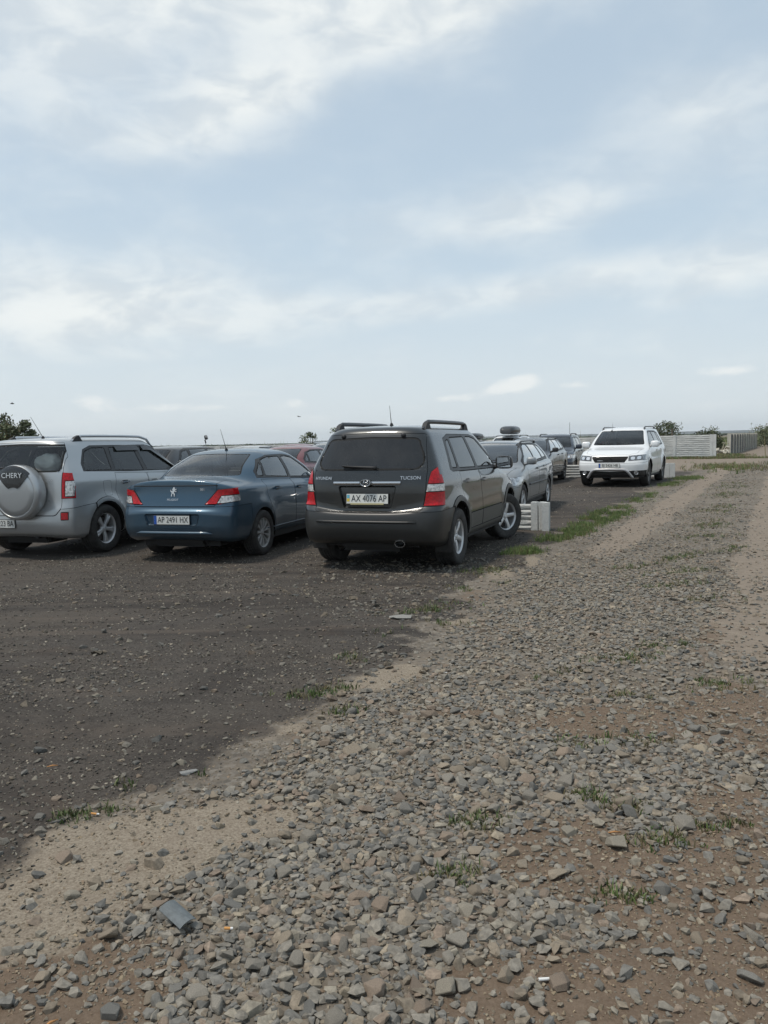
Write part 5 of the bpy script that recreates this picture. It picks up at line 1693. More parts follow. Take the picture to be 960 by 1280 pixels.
def roof_box(parent_car, x, y, L_, W_, H_, label, car_h):
    o = bpy.data.objects.new('roof_box', None)
    m = Matrix.Translation(parent_car.location) @ Matrix.Rotation(parent_car.rotation_euler.z, 4, 'Z')
    p = m @ Vector((x, y, car_h))
    e = empty('roof_box', p, parent_car.rotation_euler.z); bpy.data.objects.remove(o)
    props(e, label, 'roof box', 'roof boxes on parked cars')
    bm = bmesh.new()
    rings = []
    for k in range(15):
        t = -1 + 2 * k / 14; sc = (1 - abs(t) ** 3.2) ** .5 if abs(t) < 1 else .0
        sc = max(sc, .12); zz = .5 + .5 * sc
        rings.append([bm.verts.new((t * L_ / 2, math.copysign(abs(math.cos(a)) ** .6, math.cos(a)) * W_ / 2 * (.55 + .45 * sc), .05 + H_ / 2 * zz * (1 + math.copysign(abs(math.sin(a)) ** .7, math.sin(a))))) for a in [2 * math.pi * q / 20 for q in range(20)]])
    for a, b in zip(rings, rings[1:]):
        for q in range(20): bm.faces.new((a[q], a[(q + 1) % 20], b[(q + 1) % 20], b[q]))
    bm.faces.new(rings[0]); bm.faces.new(rings[-1])
    obj('box_shell', bm, mat('roof box plastic', (.03, .031, .033), .38, coat=.3), e, True, 50)
    for xx in (-.45, .45):
        bm = bmesh.new(); tube(bm, [(xx, -.58, .0), (xx, .58, .0)], .018, 6); obj('cross_bar', bm, mat('rail silver', (.55, .56, .57), .3, metal=.7), e)
    bm = bmesh.new(); box(bm, (0, W_ / 2 * .985, .05 + H_ * .46), (L_ * .7, .01, .012)); obj('lid_seam', bm, DARK, e)
    return e


LOW = dict(hd=False, antenna=None, wiper=None, rails=None)
white2 = build_car('parked_suv', 'white off-roader carrying a dark roof box, behind the silver grey estate', 'car', (6.4, 40.0, 0), 248, variant(DOD, **dict(LOW, mirror=(3.22, 1.13, P_WHITE), rails=(.6, 2.75, .6, .05, .02, PLASTIC_BLACK))), GRP)
roof_box(white2, -.1, .05, 1.9, .82, .42, 'dark roof box on top of the white off-roader behind the silver grey estate', 1.69)
dark3 = build_car('parked_estate', 'dark estate with a roof box, mostly hidden behind the dark grey off-roader', 'car', (4.45, 39.0, 0), 248, variant(EST, **dict(LOW, paint=P_BLACK, bumper_mat=P_BLACK, mirror=(3.10, 1.0, P_BLACK))), GRP)
roof_box(dark3, -.1, .0, 1.8, .8, .32, 'dark roof box just above the rear pillar of the dark grey off-roader', 1.46)
# rows behind the three near cars
build_car('parked_estate', 'black estate whose roof shows between the silver off-roader and the blue sedan', 'car', (-5.0, 20.6, 0), 70, variant(EST, **dict(LOW, paint=P_BLACK, bumper_mat=P_BLACK, mirror=(3.1, 1, P_BLACK))), GRP)
build_car('parked_sedan', 'dark red sedan showing behind the roof of the blue sedan', 'car', (-2.15, 20.4, 0), 70, variant(PEU, lift=-.09, **dict(LOW, paint=P_RED, bumper_mat=P_RED, mirror=(3.0, 1.0, P_RED))), GRP)
build_car('parked_estate', 'pale silver estate facing us behind the dark red sedan', 'car', (-1.75, 27.0, 0), 250, variant(EST, **dict(LOW, paint=P_PALE, bumper_mat=P_PALE, mirror=(3.1, 1, P_PALE), rails=(.85, 2.55, .55, .045, .016, ALLOY))), GRP)
build_car('parked_sedan', 'dark sedan behind the silver off-roader at the edge of the lot', 'car', (-11.4, 21.5, 0), 72, variant(PEU, **dict(LOW, paint=P_BLACK, bumper_mat=P_BLACK, mirror=(3.0, 1.0, P_BLACK))), GRP)
build_car('parked_estate', 'pale grey estate in the far row with only its roof in sight', 'car', (-5.6, 36.5, 0), 70, variant(EST, **dict(LOW, paint=P_PALE, bumper_mat=P_PALE, mirror=(3.1, 1, P_PALE))), GRP)
build_car('parked_sedan', 'dark red sedan in the far row behind the blue sedan', 'car', (-3.6, 34.6, 0), 70, variant(PEU, **dict(LOW, paint=P_RED, bumper_mat=P_RED, mirror=(3.0, 1.0, P_RED))), GRP)
build_car('parked_sedan', 'dark red sedan far off at the end of the track beyond the open fence', 'car', (50.6, 101.0, 0), 170, variant(PEU, **dict(LOW, paint=P_BROWN, bumper_mat=P_BROWN, mirror=(3.0, 1.0, P_BROWN))), GRP)

# pale bundle left on the parcel shelf of the silver off-roader
m_ = Matrix.Translation(chery.location) @ Matrix.Rotation(chery.rotation_euler.z, 4, 'Z')
bm = bmesh.new(); bmesh.ops.create_icosphere(bm, subdivisions=4, radius=.19)
for v in bm.verts:
    v.co *= 1 + .22 * mnoise.noise(v.co * 9) + .08 * mnoise.noise(v.co * 24)
    v.co.z *= .75
o = obj('cloth_bundle', bm, mat('white cloth', (.75, .74, .72), .9), None, True)
o.location = m_ @ Vector((-4.28 / 2 + .40, -.30, 1.31)); props(o, 'pale crumpled bundle behind the rear window of the silver off-roader', 'bundle')
bm = bmesh.new(); box(bm, (-4.28 / 2 + .52, 0, 1.155), (.62, 1.25, .03), None, .01); obj('parcel_shelf', bm, DARK, chery)

# ------------------------------------------------------------------ concrete fences
def concrete(name, a, b_, bump=.5):
    m = bpy.data.materials.new(name); m.use_nodes = True
    t = NT(m.node_tree); b = m.node_tree.nodes['Principled BSDF']
    geo = t.node('ShaderNodeTexCoord').outputs['Object']
    pos = t.node('ShaderNodeNewGeometry').outputs['Position']
    n = t.noise(pos, 1.7, 6, .65); n2 = t.noise(pos, 30, 4, .65)
    c = t.mix(t.smooth(n, .3, .7), a, b_)
    c = t.mix(t.math('MULTIPLY', t.smooth(n2, .5, .8), .35), c, tuple(x * .6 for x in a))
    t.link(c, b.inputs['Base Color']); b.inputs['Roughness'].default_value = .9
    bp = t.node('ShaderNodeBump'); bp.inputs['Strength'].default_value = bump; bp.inputs['Distance'].default_value = .02
    t.link(n2, bp.inputs['Height']); t.link(bp.outputs[0], b.inputs['Normal'])
    return m


CONC = concrete('precast concrete', (.46, .465, .45), (.60, .60, .57))
CONC_P = concrete('post concrete', (.50, .51, .50), (.62, .62, .59))
CONC_T = concrete('tan concrete', (.46, .43, .36), (.58, .55, .47))


def panel_mesh(w, h, courses, seed, relief=.022):
    """precast slab with rough stone courses standing proud of recessed joints, both faces"""
    rr = random.Random(seed); bm = bmesh.new()
    zs = [0.0]
    ch = h / courses
    prof = []           # (z, depth)
    for k in range(courses):
        z0, z1 = k * ch, (k + 1) * ch
        prof += [(z0 + .001, -relief * 1.0), (z0 + ch * .14, -relief * .95), (z0 + ch * .20, relief * rr.uniform(.3, .8)), (z0 + ch * .6, relief * rr.uniform(.7, 1.2)), (z1 - ch * .08, relief * rr.uniform(.2, .7)), (z1 - .001, -relief)]
    nx = 15
    for s in (1, -1):
        rows = []
        for z, d in prof:
            rows.append([bm.verts.new((-w / 2 + w * i / nx, s * (.026 + d + (rr.uniform(-.005, .006) if d > 0 else 0)), z + rr.uniform(-.004, .004) * (0 < i < nx))) for i in range(nx + 1)])
        for a, b in zip(rows, rows[1:]):
            for i in range(nx): bm.faces.new((a[i], a[i + 1], b[i + 1], b[i]) if s < 0 else (b[i], b[i + 1], a[i + 1], a[i]))
        if s == 1: R1 = rows
    for i in range(nx):
        bm.faces.new((R1[-1][i], R1[-1][i + 1], rows[-1][i + 1], rows[-1][i])[::-1]); bm.faces.new((R1[0][i], R1[0][i + 1], rows[0][i + 1], rows[0][i]))
    for q in (0, -1):
        f = [r[q] for r in R1] + [r[q] for r in rows][::-1]
        bm.faces.new(f)
    me = bpy.data.meshes.new('panel'); bmesh.ops.recalc_face_normals(bm, faces=bm.faces[:])
    bm.to_mesh(me); bm.free(); return me


def post_mesh(h, w=.12, d=.14):  # d: depth across the fence
    bm = bmesh.new()
    # H-shaped post with grooves for the panels
    g = .022
    P = [(-w / 2, -d / 2), (w / 2, -d / 2), (w / 2, -g - .016), (w / 2 - .03, -g - .012), (w / 2 - .03, g + .012), (w / 2, g + .016), (w / 2, d / 2), (-w / 2, d / 2),
         (-w / 2, g + .016), (-w / 2 + .03, g + .012), (-w / 2 + .03, -g - .012), (-w / 2, -g - .016)]
    prism(bm, P, 'xy', -.15, h)
    bmesh.ops.recalc_face_normals(bm, faces=bm.faces[:])
    me = bpy.data.meshes.new('post'); bm.to_mesh(me); bm.free(); return me


def fence(name, label, start, heading, bays, courses_h, n_high, bay=2.0, post_h=None, extra_posts=(), pm=None, mm=None, group=None, ncourse=5, post_w=.12, skip_post=(), cat='fence', post_d=.14, relief=.022):
    c, s_ = math.cos(R(heading)), math.sin(R(heading))
    z0 = float(zg(start[0], start[1]))
    root = empty(name, (start[0], start[1], z0 - .01), R(heading))
    props(root, label, cat, group)
    pm = pm or CONC; mm = mm or CONC_P
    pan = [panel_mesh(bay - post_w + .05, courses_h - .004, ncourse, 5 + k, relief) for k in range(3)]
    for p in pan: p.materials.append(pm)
    H_ = post_h or courses_h * n_high + .03
    po = post_mesh(H_, post_w, post_d); po.materials.append(mm)
    rr = random.Random(bays)
    for i in range(bays):
        for j in range(n_high):
            o = link('panel', pan[rr.randrange(3)], None, root)
            o.location = ((i + .5) * bay + rr.uniform(-.006, .006), rr.uniform(-.004, .004), j * courses_h + .002)
            o.rotation_euler = (0, R(rr.uniform(-.25, .25)), 0)
    for i in range(bays + 1):
        if i in skip_post: continue
        o = link('post', po, None, root); o.location = (i * bay, 0, 0); o.rotation_euler = (R(rr.uniform(-.5, .5)), R(rr.uniform(-.7, .7)), 0)
    for x, y in extra_posts:
        o = link('post', po, None, root); o.location = (x, y, 0)
    return root


LF = 'low concrete fences between the parking rows'
fence('low_fence', 'low concrete fence ending beside the front wheel of the dark grey off-roader', (2.50, 13.0), 160, 8, .445, 1, 2.0, extra_posts=((-.125, .0), (-.20, .11)), group=LF, post_w=.11)
fence('low_fence', 'far low concrete fence passing behind the white crossover', (9.55, 26.5), 156, 7, .46, 1, 2.0, extra_posts=((-.17, .02),), group=LF, post_w=.16)
fence('boundary_fence', 'tall pale concrete fence of ribbed panels along the back of the lot', (20.85, 49.6), 154, 32, .50, 3, 2.4, extra_posts=((.20, 0), (-.0, .0),)[:1], ncourse=4, post_w=.18, relief=.012)
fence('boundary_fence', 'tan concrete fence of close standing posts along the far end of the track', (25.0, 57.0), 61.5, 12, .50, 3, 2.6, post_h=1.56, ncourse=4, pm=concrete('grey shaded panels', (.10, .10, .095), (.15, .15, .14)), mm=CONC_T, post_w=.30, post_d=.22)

# ------------------------------------------------------------------ leaves, grass, weeds


def leaf_mat(name, a, b_):
    if name in MATS: return MATS[name]
    m = bpy.data.materials.new(name); m.use_nodes = True
    t = NT(m.node_tree); b = m.node_tree.nodes['Principled BSDF']
    pos = t.node('ShaderNodeNewGeometry').outputs['Position']
    att = t.node('ShaderNodeAttribute', attribute_name='tint')
    t.link(att.outputs['Color'], b.inputs['Base Color'])
    b.inputs['Roughness'].default_value = .6
    b.inputs['Subsurface Weight'].default_value = 0
    MATS[name] = m
    return m


LEAF = leaf_mat('leaves', None, None)


def blades(name, P, h, w, tint, lean=.5, parent=None, nb=6):
    """tufts of grass: nb bent blades on each point, joined"""
    n = len(P) * nb
    base = np.repeat(P, nb, 0) + np.concatenate([rng.normal(0, 1, (n, 2)) * np.repeat(h, nb)[:, None] * .35, np.zeros((n, 1))], 1)
    hh = np.repeat(h, nb) * rng.uniform(.5, 1.15, n); az_ = rng.uniform(0, 2 * np.pi, n); ln = rng.uniform(.1, 1, n) * lean
    ww = w * rng.uniform(.6, 1.3, n)
    dx, dy = np.cos(az_), np.sin(az_)
    q = rng.uniform(0, 2 * np.pi, n); wx, wy = np.cos(q) * ww / 2, np.sin(q) * ww / 2
    def at(t):
        return np.stack([base[:, 0] + dx * hh * ln * t ** 1.6, base[:, 1] + dy * hh * ln * t ** 1.6, base[:, 2] + hh * t * (1 - .25 * ln * t)], 1)
    a, b, c = at(0), at(.55), at(1.0)
    W = np.stack([wx, wy, np.zeros(n)], 1)
    V = np.stack([a - W, a + W, b - W * .8, b + W * .8, c], 1).reshape(-1, 3)
    i = np.arange(n) * 5
    F = np.concatenate([np.stack([i, i + 1, i + 3], 1), np.stack([i, i + 3, i + 2], 1), np.stack([i + 2, i + 3, i + 4], 1)])
    tt = np.repeat(tint, nb, 0) * rng.uniform(.75, 1.25, (n, 1))
    T = np.repeat(np.concatenate([tt, np.ones((n, 1))], 1), 5, 0)
    o = mesh_np(name, V, F, LEAF, parent, False, T)
    return o


def grass_tint(n, dry=.25):
    g = np.array([(.10, .155, .04), (.13, .185, .05), (.085, .13, .04), (.16, .18, .07)])
    d = np.array([(.22, .18, .09), (.17, .145, .08)])
    k = rng.integers(0, 4, n); out = g[k]
    m = rng.uniform(0, 1, n) < dry
    out[m] = d[rng.integers(0, 2, m.sum())]
    return out


def patch(n, cx, cy, rx, ry, ang=0, thr=.45, seed=0):
    a = rng.normal(0, .5, (n, 2)); c, s_ = math.cos(R(ang)), math.sin(R(ang))
    x = cx + a[:, 0] * rx * c - a[:, 1] * ry * s_; y = cy + a[:, 0] * rx * s_ + a[:, 1] * ry * c
    k = fbm(x, y, 3.0, 3, 91 + seed) > thr
    x, y = x[k], y[k]
    return np.stack([x, y, zg(x, y)], 1)


# green strip beside the low fence, along the edge of the lot
Pg = np.vstack([patch(1300, 2.9, 12.3, .9, .24, 60, .42), patch(2300, 4.1, 14.6, 1.5, .30, 63, .42, 1), patch(420, 1.85, 10.35, .30, .16, 50, .40, 2), patch(500, 6.0, 18.2, 1.6, .25, 63, .50, 3),
                patch(1000, 9.9, 25.6, .9, .40, 62, .38, 4), patch(450, 8.2, 22.6, 1.5, .3, 62, .48, 5)])
o = blades('grass', Pg, rng.uniform(.03, .10, len(Pg)), .007, grass_tint(len(Pg), .10), parent=None, nb=7)
props(o, 'low green grass growing along the edge of the lot beside the low fence', kind='stuff')
# thin tufts in the track and at the border
spots = [(.25, 6.25, .35, .12, 20, 160), (.45, 7.0, .35, .12, 30, 160), (.95, 8.0, .30, .12, 30, 120), (1.15, 8.9, .3, .15, 40, 110), (-.1, 5.45, .25, .08, 20, 110), (-.42, 4.65, .2, .06, 20, 80), (-1.05, 3.45, .16, .05, 10, 90), (-1.3, 3.15, .12, .04, 10, 60),
         (-.25, 4.3, .12, .05, 0, 40), (-.78, 3.75, .1, .03, 0, 30),
         (.34, 2.98, .09, .05, 0, 80), (.86, 3.22, .11, .05, 0, 110), (.93, 3.08, .09, .04, 0, 70), (.20, 2.62, .09, .05, 0, 60), (1.22, 2.92, .12, .04, 0, 60), (1.02, 2.80, .14, .04, 0, 60), (.55, 2.72, .08, .04, 0, 40),
         (1.15, 3.75, .3, .06, 0, 70), (1.95, 4.6, .25, .1, 0, 60), (1.35, 4.4, .18, .06, 0, 60), (1.62, 5.2, .25, .08, 10, 90), (2.0, 5.5, .25, .06, 10, 60), (1.25, 4.9, .2, .05, 0, 50),
         (2.75, 7.0, .35, .1, 20, 110), (2.9, 7.8, .4, .1, 20, 90), (3.2, 8.6, .5, .14, 30, 100), (3.6, 9.6, .5, .12, 40, 120), (2.9, 9.0, .4, .1, 40, 70), (4.7, 11.5, .5, .2, 50, 120), (5.4, 13.0, .6, .2, 60, 160), (6.6, 15.5, .8, .25, 60, 220),
         (8.0, 18.5, 1.2, .3, 62, 220), (9.6, 21.5, 1.2, .3, 62, 200), (4.6, 10.3, .5, .12, 50, 90), (.02, 1.72, .1, .05, 0, 60), (.75, 2.45, .1, .04, 0, 30)]
Pt = []; ht = []
for k, (cx, cy, rx, ry, an, n) in enumerate(spots):
    p = patch(int(n * .8), cx, cy, rx * 1.15, ry * 1.5, an, .42, k); Pt.append(p); ht.append(rng.uniform(.012, .045, len(p)) * (1 + .04 * cy))
Pt = np.vstack(Pt); ht = np.concatenate(ht)
o = blades('grass', Pt, ht, .006, grass_tint(len(Pt), .35) * .75, lean=.9, nb=6)
props(o, 'thin scattered tufts of grass growing through the stony track', kind='stuff')
# dry verge between the lot, the tall fence and the far end of the track
Pv = np.vstack([patch(1600, 20.0, 49.4, 4.5, .6, -26, .3, 7), patch(1500, 23.4, 54.2, 2.4, 1.2, 55, .3, 8), patch(900, 15.0, 34.0, 2.0, 5.0, -20, .5, 9), patch(900, 17, 51, 6, .5, -26, .3, 10), patch(420, 19.5, 38.0, .8, 6.0, -28, .52, 11)])
o = blades('grass', Pv, rng.uniform(.06, .22, len(Pv)), .02, grass_tint(len(Pv), .55), nb=6)
props(o, 'dry grass and weeds along the foot of the tall fence and the verge', kind='stuff')


def bush(name, label, cat, loc, size, n, cols, leaf=.10, stems=5, clump=14, group=None, seed=1, conical=False):
    """uneven crown of leaf clumps over tapering limbs"""
    rr = np.random.default_rng(seed)
    root = empty(name, (loc[0], loc[1], float(zg(loc[0], loc[1]))))
    props(root, label, cat, group)
    W_, H_ = size
    cs = []
    bm = bmesh.new()
    for k in range(stems):
        a = rr.uniform(0, 6.28); rad = W_ * .5 * rr.uniform(.3, .85); top = H_ * rr.uniform(.5, .85)
        mid = Vector((math.cos(a) * rad * .35, math.sin(a) * rad * .35, top * .5)); tip = Vector((math.cos(a) * rad, math.sin(a) * rad, top))
        tube(bm, [(0 + rr.normal() * .05, rr.normal() * .05, -.05), mid, tip], [H_ * .022, H_ * .014, H_ * .005], 6)
        for j in range(3):
            t = rr.uniform(.4, .95); b0 = mid.lerp(tip, t); b1 = b0 + Vector(rr.normal(0, 1, 3)) * H_ * .10
            tube(bm, [b0, b1], [H_ * .007, H_ * .003], 5)
    tube(bm, [(0, 0, -.05), (.02, 0, H_ * .45), (0, .03, H_ * .9)], [H_ * .028, H_ * .018, H_ * .005], 7)
    obj('trunk', bm, mat('bark', (.07, .055, .042), .9), root)
    for k in range(clump):
        t = rr.uniform(.18, 1.0)
        a = rr.uniform(0, 6.28)
        prof = (math.sin(math.pi * min(t * .92 + .06, 1)) ** .6) if not conical else (1.15 - t)
        rad = W_ * .5 * prof * rr.uniform(.25, 1.0)
        cs.append((math.cos(a) * rad, math.sin(a) * rad, H_ * t, W_ * rr.uniform(.10, .2)))
    cs = np.array(cs)
    k = rr.integers(0, clump, n)
    p = cs[k, :3] + np.clip(rr.normal(0, .62, (n, 3)), -1.25, 1.25) * cs[k, 3:4] * np.array([1, 1, .75])
    p[:, 2] = np.maximum(p[:, 2], .06)
    cl = rr.uniform(.75, 1.3, clump)[k]
    d1 = rr.normal(0, 1, (n, 3)); d1 /= np.linalg.norm(d1, axis=1)[:, None]
    d2 = np.cross(d1, rr.normal(0, 1, (n, 3))); d2 /= np.linalg.norm(d2, axis=1)[:, None]
    s = leaf * rr.uniform(.6, 1.3, n)[:, None]
    V = np.stack([p - d1 * s * .5, p + d2 * s * .28, p + d1 * s * .5, p - d2 * s * .28], 1).reshape(-1, 3)
    F = (np.arange(n) * 4)[:, None] + np.arange(4)[None]
    cols = np.array(cols); T = cols[rr.integers(0, len(cols), n)] * cl[:, None] * rr.uniform(.8, 1.2, (n, 1))
    T = np.repeat(np.concatenate([T, np.ones((n, 1))], 1), 4, 0)
    mesh_np('crown', V, F, LEAF, root, False, T)
    return root


G1 = [(.055, .075, .028), (.07, .09, .035), (.045, .06, .028), (.10, .105, .05)]
G2 = [(.09, .11, .05), (.11, .13, .06), (.14, .15, .08)]
bush('leafy_tree', 'round green tree at the left edge behind the silver off-roader', 'tree', (-21.8, 46.0), (2.6, 3.6), 5200, G2 + [(.14, .11, .05), (.10, .13, .06)], .17, 6, 26, 'trees beyond the lot', 3)
bush('leafy_tree', 'smaller green tree right of the tree at the left edge', 'tree', (-20.5, 45.5), (1.4, 3.1), 2800, G2 + [(.10, .13, .06)], .16, 6, 20, 'trees beyond the lot', 4)
bush('leafy_tree', 'olive green bush on the horizon above the roof of the blue sedan', 'tree', (-6.9, 76.0), (2.2, 2.5), 1500, G2, .18, 5, 14, 'trees beyond the lot', 5)
bush('leafy_tree', 'small olive bush beside the roof rail of the dark grey off-roader', 'tree', (-4.4, 76.0), (1.9, 2.7), 1000, G2, .18, 5, 12, 'trees beyond the lot', 6)
bush('leafy_tree', 'green bush above the tall fence right of the white crossover', 'tree', (20.4, 56.5), (2.5, 2.35), 2400, G1, .13, 6, 18, 'bushes behind the tall fence', 7)
bush('leafy_tree', 'loose green bush above the tall fence just right of the white crossover roof', 'tree', (18.4, 55.0), (1.7, 2.1), 900, G1, .12, 5, 10, 'bushes behind the tall fence', 8)
bush('leafy_bush', 'low green bush filling the gap between the tall fence and the open fence', 'bush', (26.9, 65.0), (2.6, 1.75), 3000, G1, .16, 6, 22, 'bushes behind the tall fence', 9)
bush('leafy_bush', 'olive green bush at the far end of the open fence', 'bush', (43.5, 88.0), (4.0, 1.7), 2200, G2 + G1, .2, 5, 18, 'bushes behind the tall fence', 10)
bush('leafy_bush', 'wide olive bush right of the far fence beyond the track', 'bush', (52.0, 106.0), (6.0, 2.0), 2600, G2 + [(.15, .12, .06)], .24, 5, 22, 'bushes behind the tall fence', 12)

# weeds whose tops rise above the tall fence, and the rough field beyond
n = 900
t_ = rng.uniform(-4, 76, n); off = rng.uniform(1.0, 4, n)
hx, hy = math.cos(R(154)), math.sin(R(154))
xw = 20.85 + t_ * hx + off * .44; yw = 49.6 + t_ * hy + off * .9
keep = fbm(xw, yw, .25, 2, 5) > .47
Pw = np.stack([xw, yw, zg(xw, yw)], 1)[keep]
o = blades('tall_weeds', Pw, rng.uniform(1.3, 1.95, len(Pw)), .05, grass_tint(len(Pw), .4) * .9, lean=.25, nb=3)
props(o, 'tall thin weeds standing behind the fence', kind='stuff')
n = 9000
yy = rng.uniform(60, 210, n); xx = rng.uniform(20, 150, n)
k = (edge_side(xx, yy) > -1e9) & (np.abs(edge_side(xx, yy) - 3) > 7) & (((yy - 49.6) * math.cos(R(154)) - (xx - 20.85) * math.sin(R(154))) < -6)
Pf = np.stack([xx, yy, zg(xx, yy)], 1)[k]
o = blades('field_weeds', Pf, rng.uniform(.5, 1.4, len(Pf)), .10, grass_tint(len(Pf), .35), lean=.5, nb=4)
props(o, 'rough green and tan weeds in the open field beyond the fences', kind='stuff')

# ------------------------------------------------------------------ far hills and distant tree line


def ridge(name, y0, r0, hgt, scale, seed, m, a0=-60, a1=60, depth=400):
    A = np.radians(np.linspace(a0, a1, 400))
    prof = hgt * (.35 + .65 * fbm(A * scale, A * 0 + seed, 1.0, 5, seed))
    rows = []
    for k, f in enumerate([0, .3, .7, 1.0, .8, 0]):
        rr_ = r0 + depth * k / 5
        rows.append(np.stack([np.sin(A) * rr_, np.cos(A) * rr_, prof * f - (6 if f == 0 else 0)], 1))
    V = np.vstack(rows); n = len(A)
    F = []
    for r in range(5):
        i = np.arange(n - 1) + r * n
        F.append(np.stack([i, i + 1, i + 1 + n, i + n], 1))
    o = mesh_np(name, V, np.vstack(F), m, None, True)
    return props(o, kind='structure')


HILL = mat('distant wooded land', (.035, .045, .04), .95, nscale=.01, namp=.35)
ridge('hills', 0, 2600, 10, 9, 3, HILL)
ridge('hills', 0, 4300, 26, 5, 8, HILL, -5, 60)
# far tree belt: one mass of small crowns
n = 5200
a_ = np.radians(rng.uniform(-40, 36, n)); r2 = rng.uniform(900, 1500, n)
hgt = 2 + 5 * (fbm(a_ * 60, a_ * 0 + 3, 1, 3, 9))
P = np.stack([np.sin(a_) * r2, np.cos(a_) * r2, hgt * .3], 1)
tt = np.tile(np.array([[.05, .065, .035]]), (n, 1)) * rng.uniform(.7, 1.4, (n, 1))
o = scatter('tree_belt', P, rng.uniform(4, 9, n) * .7, P20, tt, sink=.5, tilt=8, parent=None)
props(o, 'distant belt of trees along the horizon', kind='stuff')
o.data.materials.clear(); o.data.materials.append(tint_mat('far crowns', nscale=.5, bump=0))

# ------------------------------------------------------------------ small things
# camera mast and pole lamp
mast = empty('lamp_mast', (-9.6, 43.0, float(zg(-9.6, 43))))
props(mast, 'thin mast with a small dark lamp head rising behind the blue sedan', 'mast')
bm = bmesh.new(); tube(bm, [(0, 0, -.1), (0, 0, 1.75)], [.022, .014], 6); obj('pole', bm, mat('galvanised', (.35, .36, .37), .5, metal=.5), mast)
bm = bmesh.new(); box(bm, (.03, 0, 1.98), (.17, .12, .24), Euler((0, R(-14), 0)).to_matrix(), .03); box(bm, (-.01, 0, 1.76), (.06, .06, .2), Euler((0, R(-14), 0)).to_matrix(), .01); obj('lamp_head', bm, DARK, mast, True, 40)
bm = bmesh.new(); box(bm, (.055, -.062, 2.03), (.10, .008, .10), Euler((0, R(-14), 0)).to_matrix()); obj('lamp_glass', bm, CLEAR, mast)
m2 = empty('fence_pole', (18.9, 51.6, float(zg(18.9, 51.6))))
props(m2, 'wooden pole with a small green head rising behind the tall fence post', 'pole')
bm = bmesh.new(); tube(bm, [(0, 0, -.1), (0, 0, 2.0)], .05, 8); obj('pole', bm, mat('weathered wood', (.16, .13, .10), .9), m2)
bm = bmesh.new(); box(bm, (0, 0, 2.08), (.20, .18, .26), None, .04); obj('pole_head', bm, mat('green head', (.07, .09, .05), .6), m2, True, 40)
# thin aerials far off
for x, y, h_, lb in ((19.9, 84, 3.1, 'thin aerial standing above the roof of the dark slate estate'), (-1.75 - 5, 80, 2.6, 'thin aerial above the roof of the blue sedan')):
    bm = bmesh.new(); tube(bm, [(x, y, 0), (x, y, h_)], .03, 5); o = obj('aerial_pole', bm, mat('galvanised', (.35, .36, .37), .5, metal=.5)); props(o, lb, 'pole', 'thin aerials far off')
# broken pale heap and sticks by the open fence
heap = empty('rubble_heap', (24.15, 56.2, 0)); heap.scale = (.55, .7, .85)
props(heap, 'tan heap of broken slabs with a stick, in the gap beside the open fence', 'heap')
rr = random.Random(5)
for k in range(16):
    bm = bmesh.new(); box(bm, (rr.uniform(-.9, .7), rr.uniform(-.5, .5), rr.uniform(.05, .75) * (1 - abs(k / 16 - .5))), (rr.uniform(.4, .9), rr.uniform(.2, .5), rr.uniform(.06, .16)), Euler((rr.uniform(-.5, .5), rr.uniform(-.6, .6), rr.uniform(0, 3))).to_matrix(), .015)
    obj('slab', bm, CONC_T, heap)
for a, b in (((-.2, 0, .2), (.35, .1, 1.0)), ((.1, .1, 1.05), (.95, .1, .98)), ((-.1, -.3, -.1), (-.12, -.3, .55))):
    bm = bmesh.new(); tube(bm, [a, b], .035, 6); obj('stick', bm, mat('pale stick', (.38, .34, .25), .9), heap)
# birds
for x, y, z, w, lb in ((-78, 168, 11.4, 1.5, 'small dark bird gliding low in the sky at the left'), (-15.5, 148, 6.6, .9, 'tiny dark bird in the sky above the blue sedan')):
    b = empty('bird', (x, y, z)); props(b, lb, 'bird')
    bm = bmesh.new()
    tube(bm, [(-.28 * w, 0, 0), (-.12 * w, 0, .01), (.08 * w, 0, 0), (.22 * w, 0, .02), (.28 * w, 0, .01)], [.02 * w, .07 * w, .08 * w, .045 * w, .01 * w], 8)
    for s in (1, -1):
        q = [bm.verts.new(v) for v in ((.12 * w, .04 * s, .03), (.16 * w, .45 * w * s, .14 * w), (.02 * w, .95 * w * s, .05 * w), (0.0, .45 * w * s, .11 * w), (-.12 * w, .04 * s, .02))]
        q2 = [bm.verts.new(v.co + Vector((0, 0, -.02))) for v in q]
        bm.faces.new(q); bm.faces.new(q2[::-1])
        for i in range(5): bm.faces.new((q[i], q2[i], q2[(i + 1) % 5], q[(i + 1) % 5]))
    ob = obj('body', bm, DARK, b); b.rotation_euler = (R(8), 0, R(35))

# litter in front


def G(x, y, dz=0.0): return (x, y, float(zg(x, y)) + dz)


# curved grey offcut of roofing tile
bm = bmesh.new()
n = 10; th = .004
top = []; bot = []
for i in range(n + 1):
    a = R(-32 + 64 * i / n); yy = .105 * math.sin(a); zz = .105 * math.cos(a) - .088
    top.append([bm.verts.new((x, yy * (1 + .06 * x), zz)) for x in (-.062, -.02, .02, .062)]); bot.append([bm.verts.new((x, yy * (1 + .06 * x), zz - th)) for x in (-.062, -.02, .02, .062)])
for A, Bq, fl in ((top, top, 0), (bot, bot, 1)):
    for i in range(n):
        for k in range(3):
            f = (A[i][k], A[i][k + 1], A[i + 1][k + 1], A[i + 1][k]); bm.faces.new(f if not fl else f[::-1])
for i in range(n):
    for k in (0, 3): bm.faces.new((top[i][k], top[i + 1][k], bot[i + 1][k], bot[i][k]))
for k in range(3):
    bm.faces.new((top[0][k], top[0][k + 1], bot[0][k + 1], bot[0][k])); bm.faces.new((top[n][k], top[n][k + 1], bot[n][k + 1], bot[n][k]))
